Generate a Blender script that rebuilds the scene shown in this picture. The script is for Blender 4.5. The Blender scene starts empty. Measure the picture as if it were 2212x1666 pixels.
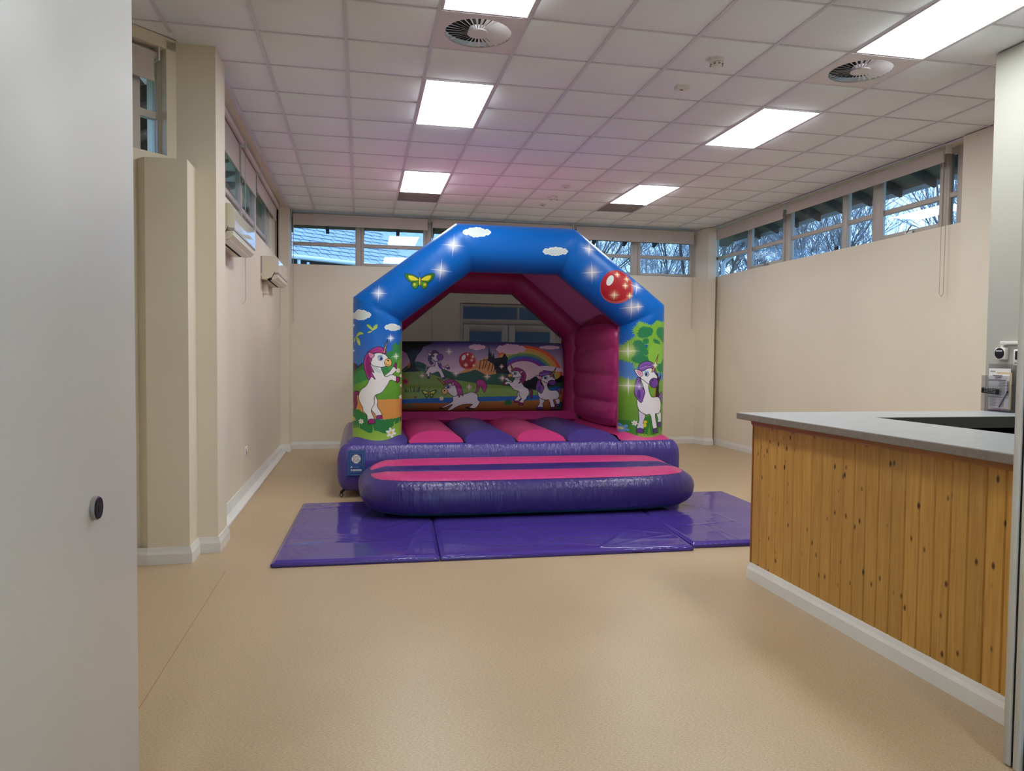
import bpy, bmesh, math, random
import numpy as np
from mathutils import Matrix, Vector

scene = bpy.context.scene
COL = scene.collection
PI = math.pi

# ------------------------------------------------------------------ camera, world, exposure
F_PX, YAW, PITCH, ROLL, CAM_H = 1591.55, 0.202385, -0.038388, 0.009746, 1.478

def cam_axes():
    f = np.array([math.sin(YAW)*math.cos(PITCH), math.cos(YAW)*math.cos(PITCH), math.sin(PITCH)])
    r = np.array([math.cos(YAW), -math.sin(YAW), 0.0])
    u = np.cross(r, f)
    c, s = math.cos(ROLL), math.sin(ROLL)
    return c*r + s*u, -s*r + c*u, f
CR, CU, CF = cam_axes()
cam = bpy.data.cameras.new('camera')
cam.sensor_fit = 'HORIZONTAL'; cam.sensor_width = 36.0
cam.lens = F_PX/2212.0*36.0
cam.clip_start = 0.05; cam.clip_end = 300
cam_ob = bpy.data.objects.new('camera', cam); COL.objects.link(cam_ob)
cam_ob.matrix_world = Matrix(((CR[0], CU[0], -CF[0], 0), (CR[1], CU[1], -CF[1], 0), (CR[2], CU[2], -CF[2], CAM_H), (0, 0, 0, 1)))
scene.camera = cam_ob

world = bpy.data.worlds.new('sky'); scene.world = world; world.use_nodes = True
bg = world.node_tree.nodes['Background']
bg.inputs[0].default_value = (0.37, 0.64, 1.0, 1); bg.inputs[1].default_value = 1.8

PANEL_STRENGTH = 9.0
scene.view_settings.view_transform = 'Standard'
scene.view_settings.look = 'None'
scene.view_settings.gamma = 1.0
scene.view_settings.use_curve_mapping = False
scene.view_settings.exposure = 1.06

# ------------------------------------------------------------------ geometry helpers
def ray(x, y):
    return CR*((x-1106)/F_PX) - CU*((y-833)/F_PX) + CF
def atz(x, y, z):
    d = ray(x, y); p = d*((z-CAM_H)/d[2]); p[2] += CAM_H; return p
def aty(x, y, Y):
    d = ray(x, y); p = d*(Y/d[1]); p[2] += CAM_H; return p
def atx(x, y, X):
    d = ray(x, y); p = d*(X/d[0]); p[2] += CAM_H; return p
def lin(c):
    if isinstance(c, str):
        c = tuple(int(c[i:i+2], 16) for i in (0, 2, 4))
    return tuple(((v/255)/12.92 if v/255 <= 0.04045 else ((v/255+0.055)/1.055)**2.4) for v in c)

def mesh_obj(name, verts, faces, mat=None, parent=None, smooth=False):
    me = bpy.data.meshes.new(name)
    me.from_pydata([tuple(v) for v in verts], [], faces)
    me.update()
    if mat is not None: me.materials.append(mat)
    if smooth:
        me.polygons.foreach_set('use_smooth', [True]*len(me.polygons))
    o = bpy.data.objects.new(name, me); COL.objects.link(o)
    if parent is not None: o.parent = parent
    return o

def grid_obj(name, P, mat, parent=None, wrap_u=False, smooth=True, colors=None, flip=False):
    """P: array (nu, nv, 3)"""
    nu, nv = P.shape[:2]
    idx = np.arange(nu*nv).reshape(nu, nv)
    a = idx if wrap_u else idx[:-1]
    b = np.roll(idx, -1, 0) if wrap_u else idx[1:]
    q = np.stack([a[:, :-1], b[:, :-1], b[:, 1:], a[:, 1:]], -1).reshape(-1, 4)
    if flip: q = q[:, ::-1]
    me = bpy.data.meshes.new(name)
    me.vertices.add(nu*nv); me.vertices.foreach_set('co', np.ascontiguousarray(P, dtype=np.float32).ravel())
    n = len(q)
    me.loops.add(n*4); me.loops.foreach_set('vertex_index', np.ascontiguousarray(q, dtype=np.int32).ravel())
    me.polygons.add(n); me.polygons.foreach_set('loop_start', np.arange(0, n*4, 4, dtype=np.int32))
    me.polygons.foreach_set('use_smooth', np.full(n, smooth))
    me.update(calc_edges=True); me.validate()
    if colors is not None:
        ca = me.color_attributes.new('print', 'FLOAT_COLOR', 'POINT')
        c4 = np.ones((nu*nv, 4), dtype=np.float32); c4[:, :3] = colors.reshape(-1, 3)
        ca.data.foreach_set('color', c4.ravel())
    me.materials.append(mat)
    o = bpy.data.objects.new(name, me); COL.objects.link(o)
    if parent is not None: o.parent = parent
    return o

class MB:
    def __init__(self): self.v = []; self.f = []
    def box(self, x0, x1, y0, y1, z0, z1):
        b = len(self.v)
        self.v += [(x0,y0,z0),(x1,y0,z0),(x1,y1,z0),(x0,y1,z0),(x0,y0,z1),(x1,y0,z1),(x1,y1,z1),(x0,y1,z1)]
        self.f += [tuple(b+i for i in q) for q in ((3,2,1,0),(4,5,6,7),(0,1,5,4),(1,2,6,5),(2,3,7,6),(3,0,4,7))]
        return self
    def prism(self, pts, z0, z1):
        b = len(self.v); n = len(pts)
        self.v += [(p[0], p[1], z0) for p in pts] + [(p[0], p[1], z1) for p in pts]
        self.f += [tuple(b+i for i in reversed(range(n))), tuple(b+n+i for i in range(n))]
        self.f += [(b+i, b+(i+1) % n, b+n+(i+1) % n, b+n+i) for i in range(n)]
        return self
    def loft(self, secs, cap=True):
        b = len(self.v); n = len(secs[0])
        for s in secs: self.v += [tuple(p) for p in s]
        for k in range(len(secs)-1):
            for i in range(n):
                j = (i+1) % n
                self.f.append((b+k*n+i, b+k*n+j, b+(k+1)*n+j, b+(k+1)*n+i))
        if cap:
            self.f.append(tuple(b+i for i in reversed(range(n))))
            self.f.append(tuple(b+(len(secs)-1)*n+i for i in range(n)))
        return self
    def tube(self, pts, r, n=8, cap=True):
        pts = [Vector(p) for p in pts]; rs = r if isinstance(r, (list, tuple)) else [r]*len(pts)
        secs = []; up = None
        for i, p in enumerate(pts):
            t = (pts[min(i+1, len(pts)-1)] - pts[max(i-1, 0)]).normalized()
            if up is None:
                up = Vector((0, 0, 1)) if abs(t.z) < 0.9 else Vector((1, 0, 0))
            a = t.cross(up).normalized(); b2 = a.cross(t).normalized(); up = b2
            secs.append([p + (a*math.cos(2*PI*k/n) + b2*math.sin(2*PI*k/n))*rs[i] for k in range(n)])
        return self.loft(secs, cap)
    def build(self, name, mat=None, parent=None, smooth=False):
        o = mesh_obj(name, self.v, self.f, mat, parent, smooth)
        bm = bmesh.new(); bm.from_mesh(o.data); bmesh.ops.recalc_face_normals(bm, faces=bm.faces); bm.to_mesh(o.data); bm.free()
        return o

def box(name, x0, x1, y0, y1, z0, z1, mat, parent=None, bevel=0.0, seg=2):
    o = MB().box(min(x0,x1), max(x0,x1), min(y0,y1), max(y0,y1), min(z0,z1), max(z0,z1)).build(name, mat, parent)
    if bevel > 0: bevel_mesh(o, bevel, seg)
    return o
def bevel_mesh(o, w, seg=2):
    bm = bmesh.new(); bm.from_mesh(o.data)
    bmesh.ops.bevel(bm, geom=list(bm.edges), offset=w, segments=seg, affect='EDGES', profile=0.5, clamp_overlap=True)
    bm.to_mesh(o.data); bm.free()
    for p in o.data.polygons: p.use_smooth = True
    return o
def empty(name, loc=(0, 0, 0)):
    o = bpy.data.objects.new(name, None); COL.objects.link(o); o.location = loc; o.empty_display_size = 0.1
    return o
def adopt(root, *kids):
    for k in kids:
        k.parent = root; k.matrix_parent_inverse = Matrix.Translation(-Vector(root.location))
def tag(o, label, cat, group=None):
    o['label'] = label; o['category'] = cat
    if group: o['group'] = group
    return o
def struct(o): o['kind'] = 'structure'; return o
def copy_tree(o, parent=None):
    c = o.copy(); COL.objects.link(c); c.parent = parent
    for ch in list(o.children): copy_tree(ch, c)
    return c

# ------------------------------------------------------------------ materials
def new_mat(name):
    m = bpy.data.materials.new(name); m.use_nodes = True
    return m, m.node_tree.nodes, m.node_tree.links, m.node_tree.nodes['Principled BSDF']
def mat(name, col, rough=0.5, noise=0.0, nscale=20.0, bump=0.0, bscale=60.0, spec=0.5, metal=0.0, coat=0.0, stretch=(1, 1, 1)):
    m, N, L, B = new_mat(name)
    c = lin(col)
    B.inputs['Base Color'].default_value = (*c, 1); B.inputs['Roughness'].default_value = rough
    B.inputs['Specular IOR Level'].default_value = spec; B.inputs['Metallic'].default_value = metal
    B.inputs['Coat Weight'].default_value = coat
    if noise or bump:
        tc = N.new('ShaderNodeTexCoord'); mp = N.new('ShaderNodeMapping'); mp.inputs['Scale'].default_value = stretch
        L.new(tc.outputs['Object'], mp.inputs[0])
    if noise:
        t = N.new('ShaderNodeTexNoise'); t.inputs['Scale'].default_value = nscale; t.inputs['Detail'].default_value = 5
        L.new(mp.outputs[0], t.inputs['Vector'])
        r = N.new('ShaderNodeValToRGB')
        r.color_ramp.elements[0].position = 0.3; r.color_ramp.elements[1].position = 0.7
        r.color_ramp.elements[0].color = (*[v*(1-noise) for v in c], 1)
        r.color_ramp.elements[1].color = (*[min(1, v*(1+noise)) for v in c], 1)
        L.new(t.outputs[0], r.inputs[0]); L.new(r.outputs[0], B.inputs['Base Color'])
    if bump:
        t = N.new('ShaderNodeTexNoise'); t.inputs['Scale'].default_value = bscale; t.inputs['Detail'].default_value = 4
        L.new(mp.outputs[0], t.inputs['Vector'])
        b = N.new('ShaderNodeBump'); b.inputs['Strength'].default_value = bump; b.inputs['Distance'].default_value = 0.02
        L.new(t.outputs[0], b.inputs['Height']); L.new(b.outputs[0], B.inputs['Normal'])
    return m
M = {}
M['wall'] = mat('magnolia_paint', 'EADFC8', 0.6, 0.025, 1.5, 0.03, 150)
M['wall_near'] = mat('near_wall_paint_darkened', 'B4B2A6', 0.6, 0.02, 1.5, 0.03, 150)  # paint darkened to offset the strong light of the close ceiling panel
M['white'] = mat('white_gloss_paint', 'E9E6E0', 0.35, 0.03, 3)
M['frame'] = mat('window_frame_grey_white', 'C6BDB2', 0.4)
M['tile'] = mat('ceiling_tile', 'F3F8FA', 0.85, 0.03, 90, 0.15, 250)
M['tbar'] = mat('ceiling_grid_bar', 'DAD8DF', 0.5)
M['tileplate'] = mat('diffuser_plate_white', 'E4DEDF', 0.5)
M['dark'] = mat('dark_recess', '0C0C10', 0.8)
M['black'] = mat('black_plastic', '121216', 0.4)
M['rubber'] = mat('black_rubber', '0A0A10', 0.6)
M['louvre'] = mat('louvre_grey', '8E8784', 0.6)
M['plastic'] = mat('white_plastic', 'E8E4DC', 0.35)
M['ac'] = mat('ac_ivory_plastic', 'E6DFC6', 0.3)
M['acgloss'] = mat('ac_gloss_front', 'EAE5D2', 0.08, coat=0.4)
M['acgrey'] = mat('ac_grey_trim', 'A8A4A0', 0.35)
M['blind'] = mat('blind_fabric', 'C9BDB2', 0.8, 0.03, 4, 0.06, 300)
M['roller'] = mat('blind_tube', 'D9CFC6', 0.5)
M['chain'] = mat('blind_chain', 'BDB4A6', 0.5)
M['steel'] = mat('brushed_steel', 'A9A6A2', 0.35, metal=0.8)
M['laminate'] = mat('door_laminate', 'D9D6D2', 0.45, 0.012, 2)
M['pale'] = mat('aluminium_cream', 'D6D2C8', 0.4)
M['doorgrey'] = mat('door_dark_grey', '3A4044', 0.4)
M['rafter'] = mat('stained_rafter', '3B2A25', 0.7, 0.2, 8, stretch=(1, 1, 1))
M['soffit'] = mat('soffit_boards', '6E5A48', 0.8, 0.2, 5)
M['fascia'] = mat('painted_fascia', 'AAB2BC', 0.6)
M['slate'] = mat('grey_slate', '8A96A6', 0.45, 0.22, 6, 0.2, 30)
M['gutter'] = mat('white_gutter', 'DCE4EC', 0.35)
M['darkwood'] = mat('dark_boards', '4A4E55', 0.8, 0.2, 6)
M['bark'] = mat('tree_bark', '5A5452', 0.9, 0.2, 10)
M['twig'] = mat('tree_twig', '868488', 0.9)  # bloom of the bright sky is put into this lightened twig colour
M['ivy'] = mat('ivy_leaf', '3E5236', 0.7, 0.3, 20)
M['grass'] = mat('lawn_grass', '4C5A35', 0.95, 0.3, 8)
M['worktop'] = mat('worktop_edge', '84786E', 0.5, 0.14, 35)
M['fasciagrey'] = mat('worktop_grey_edge', '565A56', 0.5)
M['innerdark'] = mat('cabinet_inside', '241C1A', 0.7)
M['innerwood'] = mat('cabinet_upright', '6A4228', 0.6)
M['paper'] = mat('paper_white', 'ECE9E4', 0.7)
M['manila'] = mat('manila_card', 'DBBE96', 0.7)
M['ink'] = mat('printed_ink', '3A3836', 0.7)
M['inkgrey'] = mat('printed_ink_grey', '8A8884', 0.7)
M['base_green'] = mat('pvc_dark_green', '0F3B33', 0.5)
M['base_teal'] = mat('pvc_teal', '145E5C', 0.5)
M['strap'] = mat('black_webbing', '141414', 0.8)
M['seam'] = mat('dark_seam', '120D18', 0.7)

def pvc(name, col, rough=0.3, wr=0.25, stretch=(9, 9, 1.4), scale=3.0, fine=0.15):
    m, N, L, B = new_mat(name)
    B.inputs['Base Color'].default_value = (*lin(col), 1); B.inputs['Roughness'].default_value = rough
    tc = N.new('ShaderNodeTexCoord')
    mp = N.new('ShaderNodeMapping'); mp.inputs['Scale'].default_value = stretch
    L.new(tc.outputs['Object'], mp.inputs[0])
    t = N.new('ShaderNodeTexNoise'); t.inputs['Scale'].default_value = scale; t.inputs['Detail'].default_value = 3
    L.new(mp.outputs[0], t.inputs['Vector'])
    t2 = N.new('ShaderNodeTexNoise'); t2.inputs['Scale'].default_value = 14; t2.inputs['Detail'].default_value = 4
    L.new(tc.outputs['Object'], t2.inputs['Vector'])
    b = N.new('ShaderNodeBump'); b.inputs['Strength'].default_value = wr; b.inputs['Distance'].default_value = 0.03
    b2 = N.new('ShaderNodeBump'); b2.inputs['Strength'].default_value = fine; b2.inputs['Distance'].default_value = 0.02
    L.new(t.outputs[0], b.inputs['Height']); L.new(t2.outputs[0], b2.inputs['Height'])
    L.new(b.outputs[0], b2.inputs['Normal']); L.new(b2.outputs[0], B.inputs['Normal'])
    return m
M['purple'] = pvc('pvc_purple', '4E3E8E', 0.2, 0.25, (16, 16, 2.0), 3.0, .06)
M['purple_side'] = pvc('pvc_purple_step', '3C2D70', 0.3, 0.35, (7, 7, 1.0))
M['purple_bed'] = pvc('pvc_purple_bed', '4A3C86', 0.33, 0.08, (2, 2, 2))
M['pink'] = pvc('pvc_pink', 'CC3F7C', 0.3, 0.25, (8, 2, 2))
M['pink_bed'] = pvc('pvc_pink_bed', 'C93C79', 0.33, 0.08, (2, 2, 2))
M['pink_wall'] = pvc('pvc_pink_wall', 'BE3A7A', 0.3, 0.35, (1.2, 1.5, 6), 3.0)
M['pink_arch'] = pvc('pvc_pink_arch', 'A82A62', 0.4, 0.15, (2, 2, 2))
M['mat'] = pvc('mat_purple_vinyl', '4A3790', 0.09, 0.10, (0.8, 2.5, 1), 1.6, 0.03)

def print_mat():
    m, N, L, B = new_mat('printed_pvc')
    a = N.new('ShaderNodeAttribute'); a.attribute_name = 'print'
    L.new(a.outputs['Color'], B.inputs['Base Color'])
    B.inputs['Roughness'].default_value = 0.36; B.inputs['Specular IOR Level'].default_value = 0.3
    tc = N.new('ShaderNodeTexCoord')
    t = N.new('ShaderNodeTexNoise'); t.inputs['Scale'].default_value = 9; t.inputs['Detail'].default_value = 5
    L.new(tc.outputs['Object'], t.inputs['Vector'])
    b = N.new('ShaderNodeBump'); b.inputs['Strength'].default_value = 0.16; b.inputs['Distance'].default_value = 0.02
    L.new(t.outputs[0], b.inputs['Height']); L.new(b.outputs[0], B.inputs['Normal'])
    return m
M['print'] = print_mat()

def sheet_mat():
    m, N, L, B = new_mat('castle_roof_sheet_pvc')
    B.inputs['Base Color'].default_value = (*lin('C07FA6'), 1); B.inputs['Roughness'].default_value = 0.55
    tl = N.new('ShaderNodeBsdfTranslucent'); tl.inputs[0].default_value = (*lin('B98BA6'), 1)
    mx = N.new('ShaderNodeMixShader'); mx.inputs[0].default_value = 0.3
    L.new(B.outputs[0], mx.inputs[1]); L.new(tl.outputs[0], mx.inputs[2]); L.new(mx.outputs[0], N['Material Output'].inputs[0])
    return m
M['roof_sheet'] = sheet_mat()

def net_mat():
    m, N, L, B = new_mat('safety_net')
    B.inputs['Base Color'].default_value = (*lin('2A2830'), 1); B.inputs['Roughness'].default_value = 0.9
    tr = N.new('ShaderNodeBsdfTransparent'); mx = N.new('ShaderNodeMixShader'); mx.inputs[0].default_value = 0.58
    out = N['Material Output']
    L.new(tr.outputs[0], mx.inputs[1]); L.new(B.outputs[0], mx.inputs[2]); L.new(mx.outputs[0], out.inputs[0])
    return m
M['net'] = net_mat()

def glass_mat(name, tint=(0.92, 0.96, 1.0), ripple=0.0, refl=1.0):
    m, N, L, B = new_mat(name)
    N.remove(B); out = N['Material Output']
    tr = N.new('ShaderNodeBsdfTransparent'); tr.inputs[0].default_value = (*tint, 1)
    gl = N.new('ShaderNodeBsdfGlossy'); gl.inputs['Roughness'].default_value = 0.02
    fr = N.new('ShaderNodeFresnel'); fr.inputs[0].default_value = 1.5
    ge = N.new('ShaderNodeNewGeometry'); io = N.new('ShaderNodeMapRange'); io.inputs[3].default_value = 1.5; io.inputs[4].default_value = 1/1.5
    L.new(ge.outputs['Backfacing'], io.inputs[0]); L.new(io.outputs[0], fr.inputs[0])
    mu = N.new('ShaderNodeMath'); mu.operation = 'MULTIPLY'; mu.inputs[1].default_value = refl
    mx = N.new('ShaderNodeMixShader')
    L.new(fr.outputs[0], mu.inputs[0]); L.new(mu.outputs[0], mx.inputs[0])
    L.new(tr.outputs[0], mx.inputs[1]); L.new(gl.outputs[0], mx.inputs[2]); L.new(mx.outputs[0], out.inputs[0])
    return m
M['glass'] = glass_mat('window_glass')
M['acrylic'] = glass_mat('clear_acrylic', (0.9, 0.91, 0.93), refl=1.4)

def led_mat():
    m, N, L, B = new_mat('led_diffuser')
    B.inputs['Base Color'].default_value = (0.9, 0.9, 0.9, 1)
    B.inputs['Emission Color'].default_value = (0.93, 0.98, 1.0, 1)
    B.inputs['Emission Strength'].default_value = PANEL_STRENGTH
    return m
M['led'] = led_mat()

def floor_mat():
    m, N, L, B = new_mat('speckled_sheet_floor')
    tc = N.new('ShaderNodeTexCoord')
    def noise(scale, detail=4, st=(1, 1, 1)):
        mp = N.new('ShaderNodeMapping'); mp.inputs['Scale'].default_value = st; mp.inputs['Rotation'].default_value = (0, 0, 0.5)
        L.new(tc.outputs['Object'], mp.inputs[0])
        t = N.new('ShaderNodeTexNoise'); t.inputs['Scale'].default_value = scale; t.inputs['Detail'].default_value = detail
        L.new(mp.outputs[0], t.inputs['Vector']); return t
    big = noise(1.1, 3); fine = noise(90, 3, (1, 2.4, 1)); fleck = noise(55, 2, (1, 3.5, 1))
    r1 = N.new('ShaderNodeValToRGB')
    r1.color_ramp.elements[0].position = 0.25; r1.color_ramp.elements[1].position = 0.8
    r1.color_ramp.elements[0].color = (*lin('BDA381'), 1); r1.color_ramp.elements[1].color = (*lin('CAB08E'), 1)
    L.new(big.outputs[0], r1.inputs[0])
    r2 = N.new('ShaderNodeValToRGB')
    r2.color_ramp.elements[0].position = 0.35; r2.color_ramp.elements[1].position = 0.65
    r2.color_ramp.elements[0].color = (0.80, 0.78, 0.76, 1); r2.color_ramp.elements[1].color = (1.12, 1.12, 1.12, 1)
    L.new(fine.outputs[0], r2.inputs[0])
    mx = N.new('ShaderNodeMix'); mx.data_type = 'RGBA'; mx.blend_type = 'MULTIPLY'; mx.inputs['Factor'].default_value = 1
    L.new(r1.outputs[0], mx.inputs['A']); L.new(r2.outputs[0], mx.inputs['B'])
    r3 = N.new('ShaderNodeValToRGB'); r3.color_ramp.elements[0].position = 0.70; r3.color_ramp.elements[1].position = 0.78
    r3.color_ramp.elements[0].color = (0, 0, 0, 1); r3.color_ramp.elements[1].color = (0.55, 0.55, 0.55, 1)
    L.new(fleck.outputs[0], r3.inputs[0])
    mx2 = N.new('ShaderNodeMix'); mx2.data_type = 'RGBA'
    L.new(r3.outputs[0], mx2.inputs['Factor']); L.new(mx.outputs['Result'], mx2.inputs['A']); mx2.inputs['B'].default_value = (*lin('8A6447'), 1)
    L.new(mx2.outputs['Result'], B.inputs['Base Color'])
    rr = N.new('ShaderNodeMapRange'); rr.inputs[3].default_value = 0.30; rr.inputs[4].default_value = 0.42
    L.new(big.outputs[0], rr.inputs[0]); L.new(rr.outputs[0], B.inputs['Roughness'])
    b = N.new('ShaderNodeBump'); b.inputs['Strength'].default_value = 0.04; b.inputs['Distance'].default_value = 0.01
    L.new(fine.outputs[0], b.inputs['Height']); L.new(b.outputs[0], B.inputs['Normal'])
    return m
M['floor'] = floor_mat()

def pine_mat():
    m, N, L, B = new_mat('varnished_pine')
    tc = N.new('ShaderNodeTexCoord'); oi = N.new('ShaderNodeObjectInfo')
    off = N.new('ShaderNodeVectorMath'); off.operation = 'MULTIPLY_ADD'
    cmb = N.new('ShaderNodeCombineXYZ')
    ml = N.new('ShaderNodeMath'); ml.operation = 'MULTIPLY'; ml.inputs[1].default_value = 37.0
    L.new(oi.outputs['Random'], ml.inputs[0])
    for k in range(3): L.new(ml.outputs[0], cmb.inputs[k])
    L.new(tc.outputs['Object'], off.inputs[0]); off.inputs[1].default_value = (1, 1, 1); L.new(cmb.outputs[0], off.inputs[2])
    mp = N.new('ShaderNodeMapping'); mp.inputs['Scale'].default_value = (30, 30, 1.6); L.new(off.outputs[0], mp.inputs[0])
    g = N.new('ShaderNodeTexNoise'); g.inputs['Scale'].default_value = 2.2; g.inputs['Detail'].default_value = 5; g.inputs['Distortion'].default_value = 0.6
    L.new(mp.outputs[0], g.inputs['Vector'])
    r = N.new('ShaderNodeValToRGB'); r.color_ramp.elements[0].position = 0.25; r.color_ramp.elements[1].position = 0.75
    r.color_ramp.elements[0].color = (*lin('B68236'), 1); r.color_ramp.elements[1].color = (*lin('D2A252'), 1)
    L.new(g.outputs[0], r.inputs[0])
    mp2 = N.new('ShaderNodeMapping'); mp2.inputs['Scale'].default_value = (15, 15, 8); L.new(off.outputs[0], mp2.inputs[0])
    v = N.new('ShaderNodeTexVoronoi'); v.inputs['Scale'].default_value = 1.0; v.inputs['Randomness'].default_value = 1.0
    L.new(mp2.outputs[0], v.inputs['Vector'])
    rk = N.new('ShaderNodeValToRGB'); rk.color_ramp.elements[0].position = 0.07; rk.color_ramp.elements[1].position = 0.17
    rk.color_ramp.elements[0].color = (1, 1, 1, 1); rk.color_ramp.elements[1].color = (0, 0, 0, 1)
    L.new(v.outputs['Distance'], rk.inputs[0])
    mx = N.new('ShaderNodeMix'); mx.data_type = 'RGBA'
    L.new(rk.outputs[0], mx.inputs['Factor']); L.new(r.outputs[0], mx.inputs['A']); mx.inputs['B'].default_value = (*lin('4A2A10'), 1)
    hs = N.new('ShaderNodeHueSaturation'); mr = N.new('ShaderNodeMapRange'); mr.inputs[3].default_value = 0.88; mr.inputs[4].default_value = 1.1
    L.new(oi.outputs['Random'], mr.inputs[0]); L.new(mr.outputs[0], hs.inputs['Value'])
    L.new(mx.outputs['Result'], hs.inputs['Color']); L.new(hs.outputs[0], B.inputs['Base Color'])
    B.inputs['Roughness'].default_value = 0.38
    return m
M['pine'] = pine_mat()
M['pinetrim'] = mat('pine_moulding', '9A6227', 0.35, 0.12, 6, stretch=(1, 1, 6))

def worktop_mat():
    m, N, L, B = new_mat('worktop_laminate')
    tc = N.new('ShaderNodeTexCoord')
    mp = N.new('ShaderNodeMapping'); mp.inputs['Scale'].default_value = (2, 14, 2); L.new(tc.outputs['Object'], mp.inputs[0])
    t = N.new('ShaderNodeTexNoise'); t.inputs['Scale'].default_value = 3; t.inputs['Detail'].default_value = 6; L.new(mp.outputs[0], t.inputs['Vector'])
    r = N.new('ShaderNodeValToRGB'); r.color_ramp.elements[0].position = 0.3; r.color_ramp.elements[1].position = 0.7
    r.color_ramp.elements[0].color = (*lin('ACB0B2'), 1); r.color_ramp.elements[1].color = (*lin('BEC2C4'), 1)
    L.new(t.outputs[0], r.inputs[0]); L.new(r.outputs[0], B.inputs['Base Color']); B.inputs['Roughness'].default_value = 0.3
    return m
M['worktop_top'] = worktop_mat()

# ------------------------------------------------------------------ room shell
XL, XR, YB, ZC, SILL = -1.20, 6.00, 12.00, 3.717, 2.90
floor = MB().box(-4.2, 6.3, -4.2, 12.3, -0.1, 0.0).build('floor', M['floor']); struct(floor)
box('floor_seam', -0.905, -0.902, 2.3, 5.3, 0.0, 0.0006, mat('seam_weld', 'A07858', 0.5), floor)

ceiling = MB().box(-4.2, 6.3, -4.2, 12.3, 3.80, 3.9).build('ceiling', M['tile']); struct(ceiling)
GX, GY = -0.708, 5.449
light_cells = set(); lights = []; vents = []
for c in (2, 7):
    for r in (-3, 1, 6):
        lights.append((c, r)); light_cells |= {(c, r), (c, r+1)}
    vents.append((c, -1)); light_cells.add((c, -1))
    light_cells.add((c, 8))
tile_me = {}
def tile(x0, x1, y0, y1, z=ZC+0.006, m='tile', name='ceiling_tile'):
    key = (round(x1-x0, 3), round(y1-y0, 3), m)
    if key not in tile_me:
        o = MB().box(0, x1-x0, 0, y1-y0, 0, 0.018).build(name, M[m], ceiling); bevel_mesh(o, 0.003, 1)
        tile_me[key] = o.data
    else:
        o = bpy.data.objects.new(name, tile_me[key]); COL.objects.link(o); o.parent = ceiling
    o.location = (x0, y0, z); return o
EX0, EX1 = -1.09, 5.892
for c in range(-3, 11):
    for r in range(-4, 11):
        if (c, r) in light_cells: continue
        x0, x1 = GX+0.6*c, GX+0.6*(c+1); y0, y1 = GY+0.6*r, min(GY+0.6*(r+1), YB)
        if r >= 0 and c < 0 and not (r == 0 and c == -1):
            if x1 < EX0: continue
            x0 = max(x0, EX0)
        x1 = min(x1, EX1)
        if c < -1 and y1 > x0+7.9: continue
        tile(x0+0.004, x1-0.004, y0+0.004, y1-0.004)
for c in (2, 7):
    tile(GX+0.6*c+0.012, GX+0.6*(c+1)-0.012, GY+0.6*8+0.012, GY+0.6*9-0.012, ZC+0.012, 'louvre', 'louvre_tile')
for c in range(-3, 12):
    x = GX+0.6*c
    y1 = YB if c >= 0 else (x+6.95 if c < -1 else 5.60)
    box('grid_bar', x-0.012, x+0.012, 3.0, y1, ZC, ZC+0.012, M['tbar'], ceiling)
for r in range(-4, 11):
    y = GY+0.6*r
    box('grid_bar', (EX0 if r > 0 else -1.9), EX1, y-0.008, y+0.008, ZC+0.001, ZC+0.010, M['tbar'], ceiling)
box('grid_edge', EX0-0.02, EX0+0.012, 6.1, YB, ZC-0.012, ZC+0.02, M['tbar'], ceiling)
box('grid_edge', EX1-0.012, EX1+0.02, 4.6, YB, ZC-0.012, ZC+0.02, M['tbar'], ceiling)
box('grid_edge', EX0, EX1, YB-0.02, YB+0.01, ZC-0.012, ZC+0.02, M['tbar'], ceiling)
box('ceiling_board', -4.1, 6.1, -4.1, 3.0, ZC, ZC+0.03, M['tile'], ceiling); box('ceiling_board', -3.4, -1.0, 3.0, 6.2, ZC+.026, ZC+0.05, M['tile'], ceiling)

# walls
ZT = ZC-0.002
wl = MB()
wl.box(-1.5, XL, 6.1, YB+0.3, 0, SILL)                       # below the windows
wl.box(-1.5, -1.27, 11.0, YB+0.3, SILL, ZT)                  # end piece
wl.box(-1.5, EX0, 6.1, YB+0.3, ZT, ZT+0.08)                  # head
ZB = ZC+.02
wall_left = wl.build('wall_left', M['wall']); struct(wall_left)
MB().box(-1.46, -1.045, 5.79, 6.16, 0, ZB).build('column', M['wall'], wall_left)
MB().prism([(-1.46, 5.52), (-1.185, 5.52), (-1.185, 5.80), (-1.55, 5.80), (-1.56, 5.62)], 0, 2.83).build('boxing', M['wall'], wall_left)
MB().box(XL-0.02, -1.07, 11.66, YB+0.05, 0, ZT).build('corner_boxing', M['wall'], wall_left)
# angled bay beside the column: local s axis runs from the column to the lower left
AE = Vector((-1.274, 5.83, 0)); AD = Vector((-1, -1, 0)).normalized(); AN = Vector((1, -1, 0)).normalized()
def apt(s, off, z): p = AE + AD*s - AN*off; return (p.x, p.y, z)
def aprism(mb, s0, s1, o0, o1, z0, z1):
    mb.loft([[apt(s0, o0, z0), apt(s1, o0, z0), apt(s1, o1, z0), apt(s0, o1, z0)], [apt(s0, o0, z1), apt(s1, o0, z1), apt(s1, o1, z1), apt(s0, o1, z1)]])
    return mb
wa = MB(); aprism(wa, -0.05, 2.6, 0, 0.25, 0, SILL); aprism(wa, -0.05, 0.13, 0, 0.25, SILL, ZT); aprism(wa, 1.9, 2.6, 0, 0.25, SILL, ZT); aprism(wa, -0.05, 2.6, 0, 0.25, ZT-0.06, ZB)
wa.box(-3.35, -3.1, 2.0, 4.1, 0, ZT)
wall_bay = wa.build('wall_bay', M['wall']); struct(wall_bay)

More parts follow.
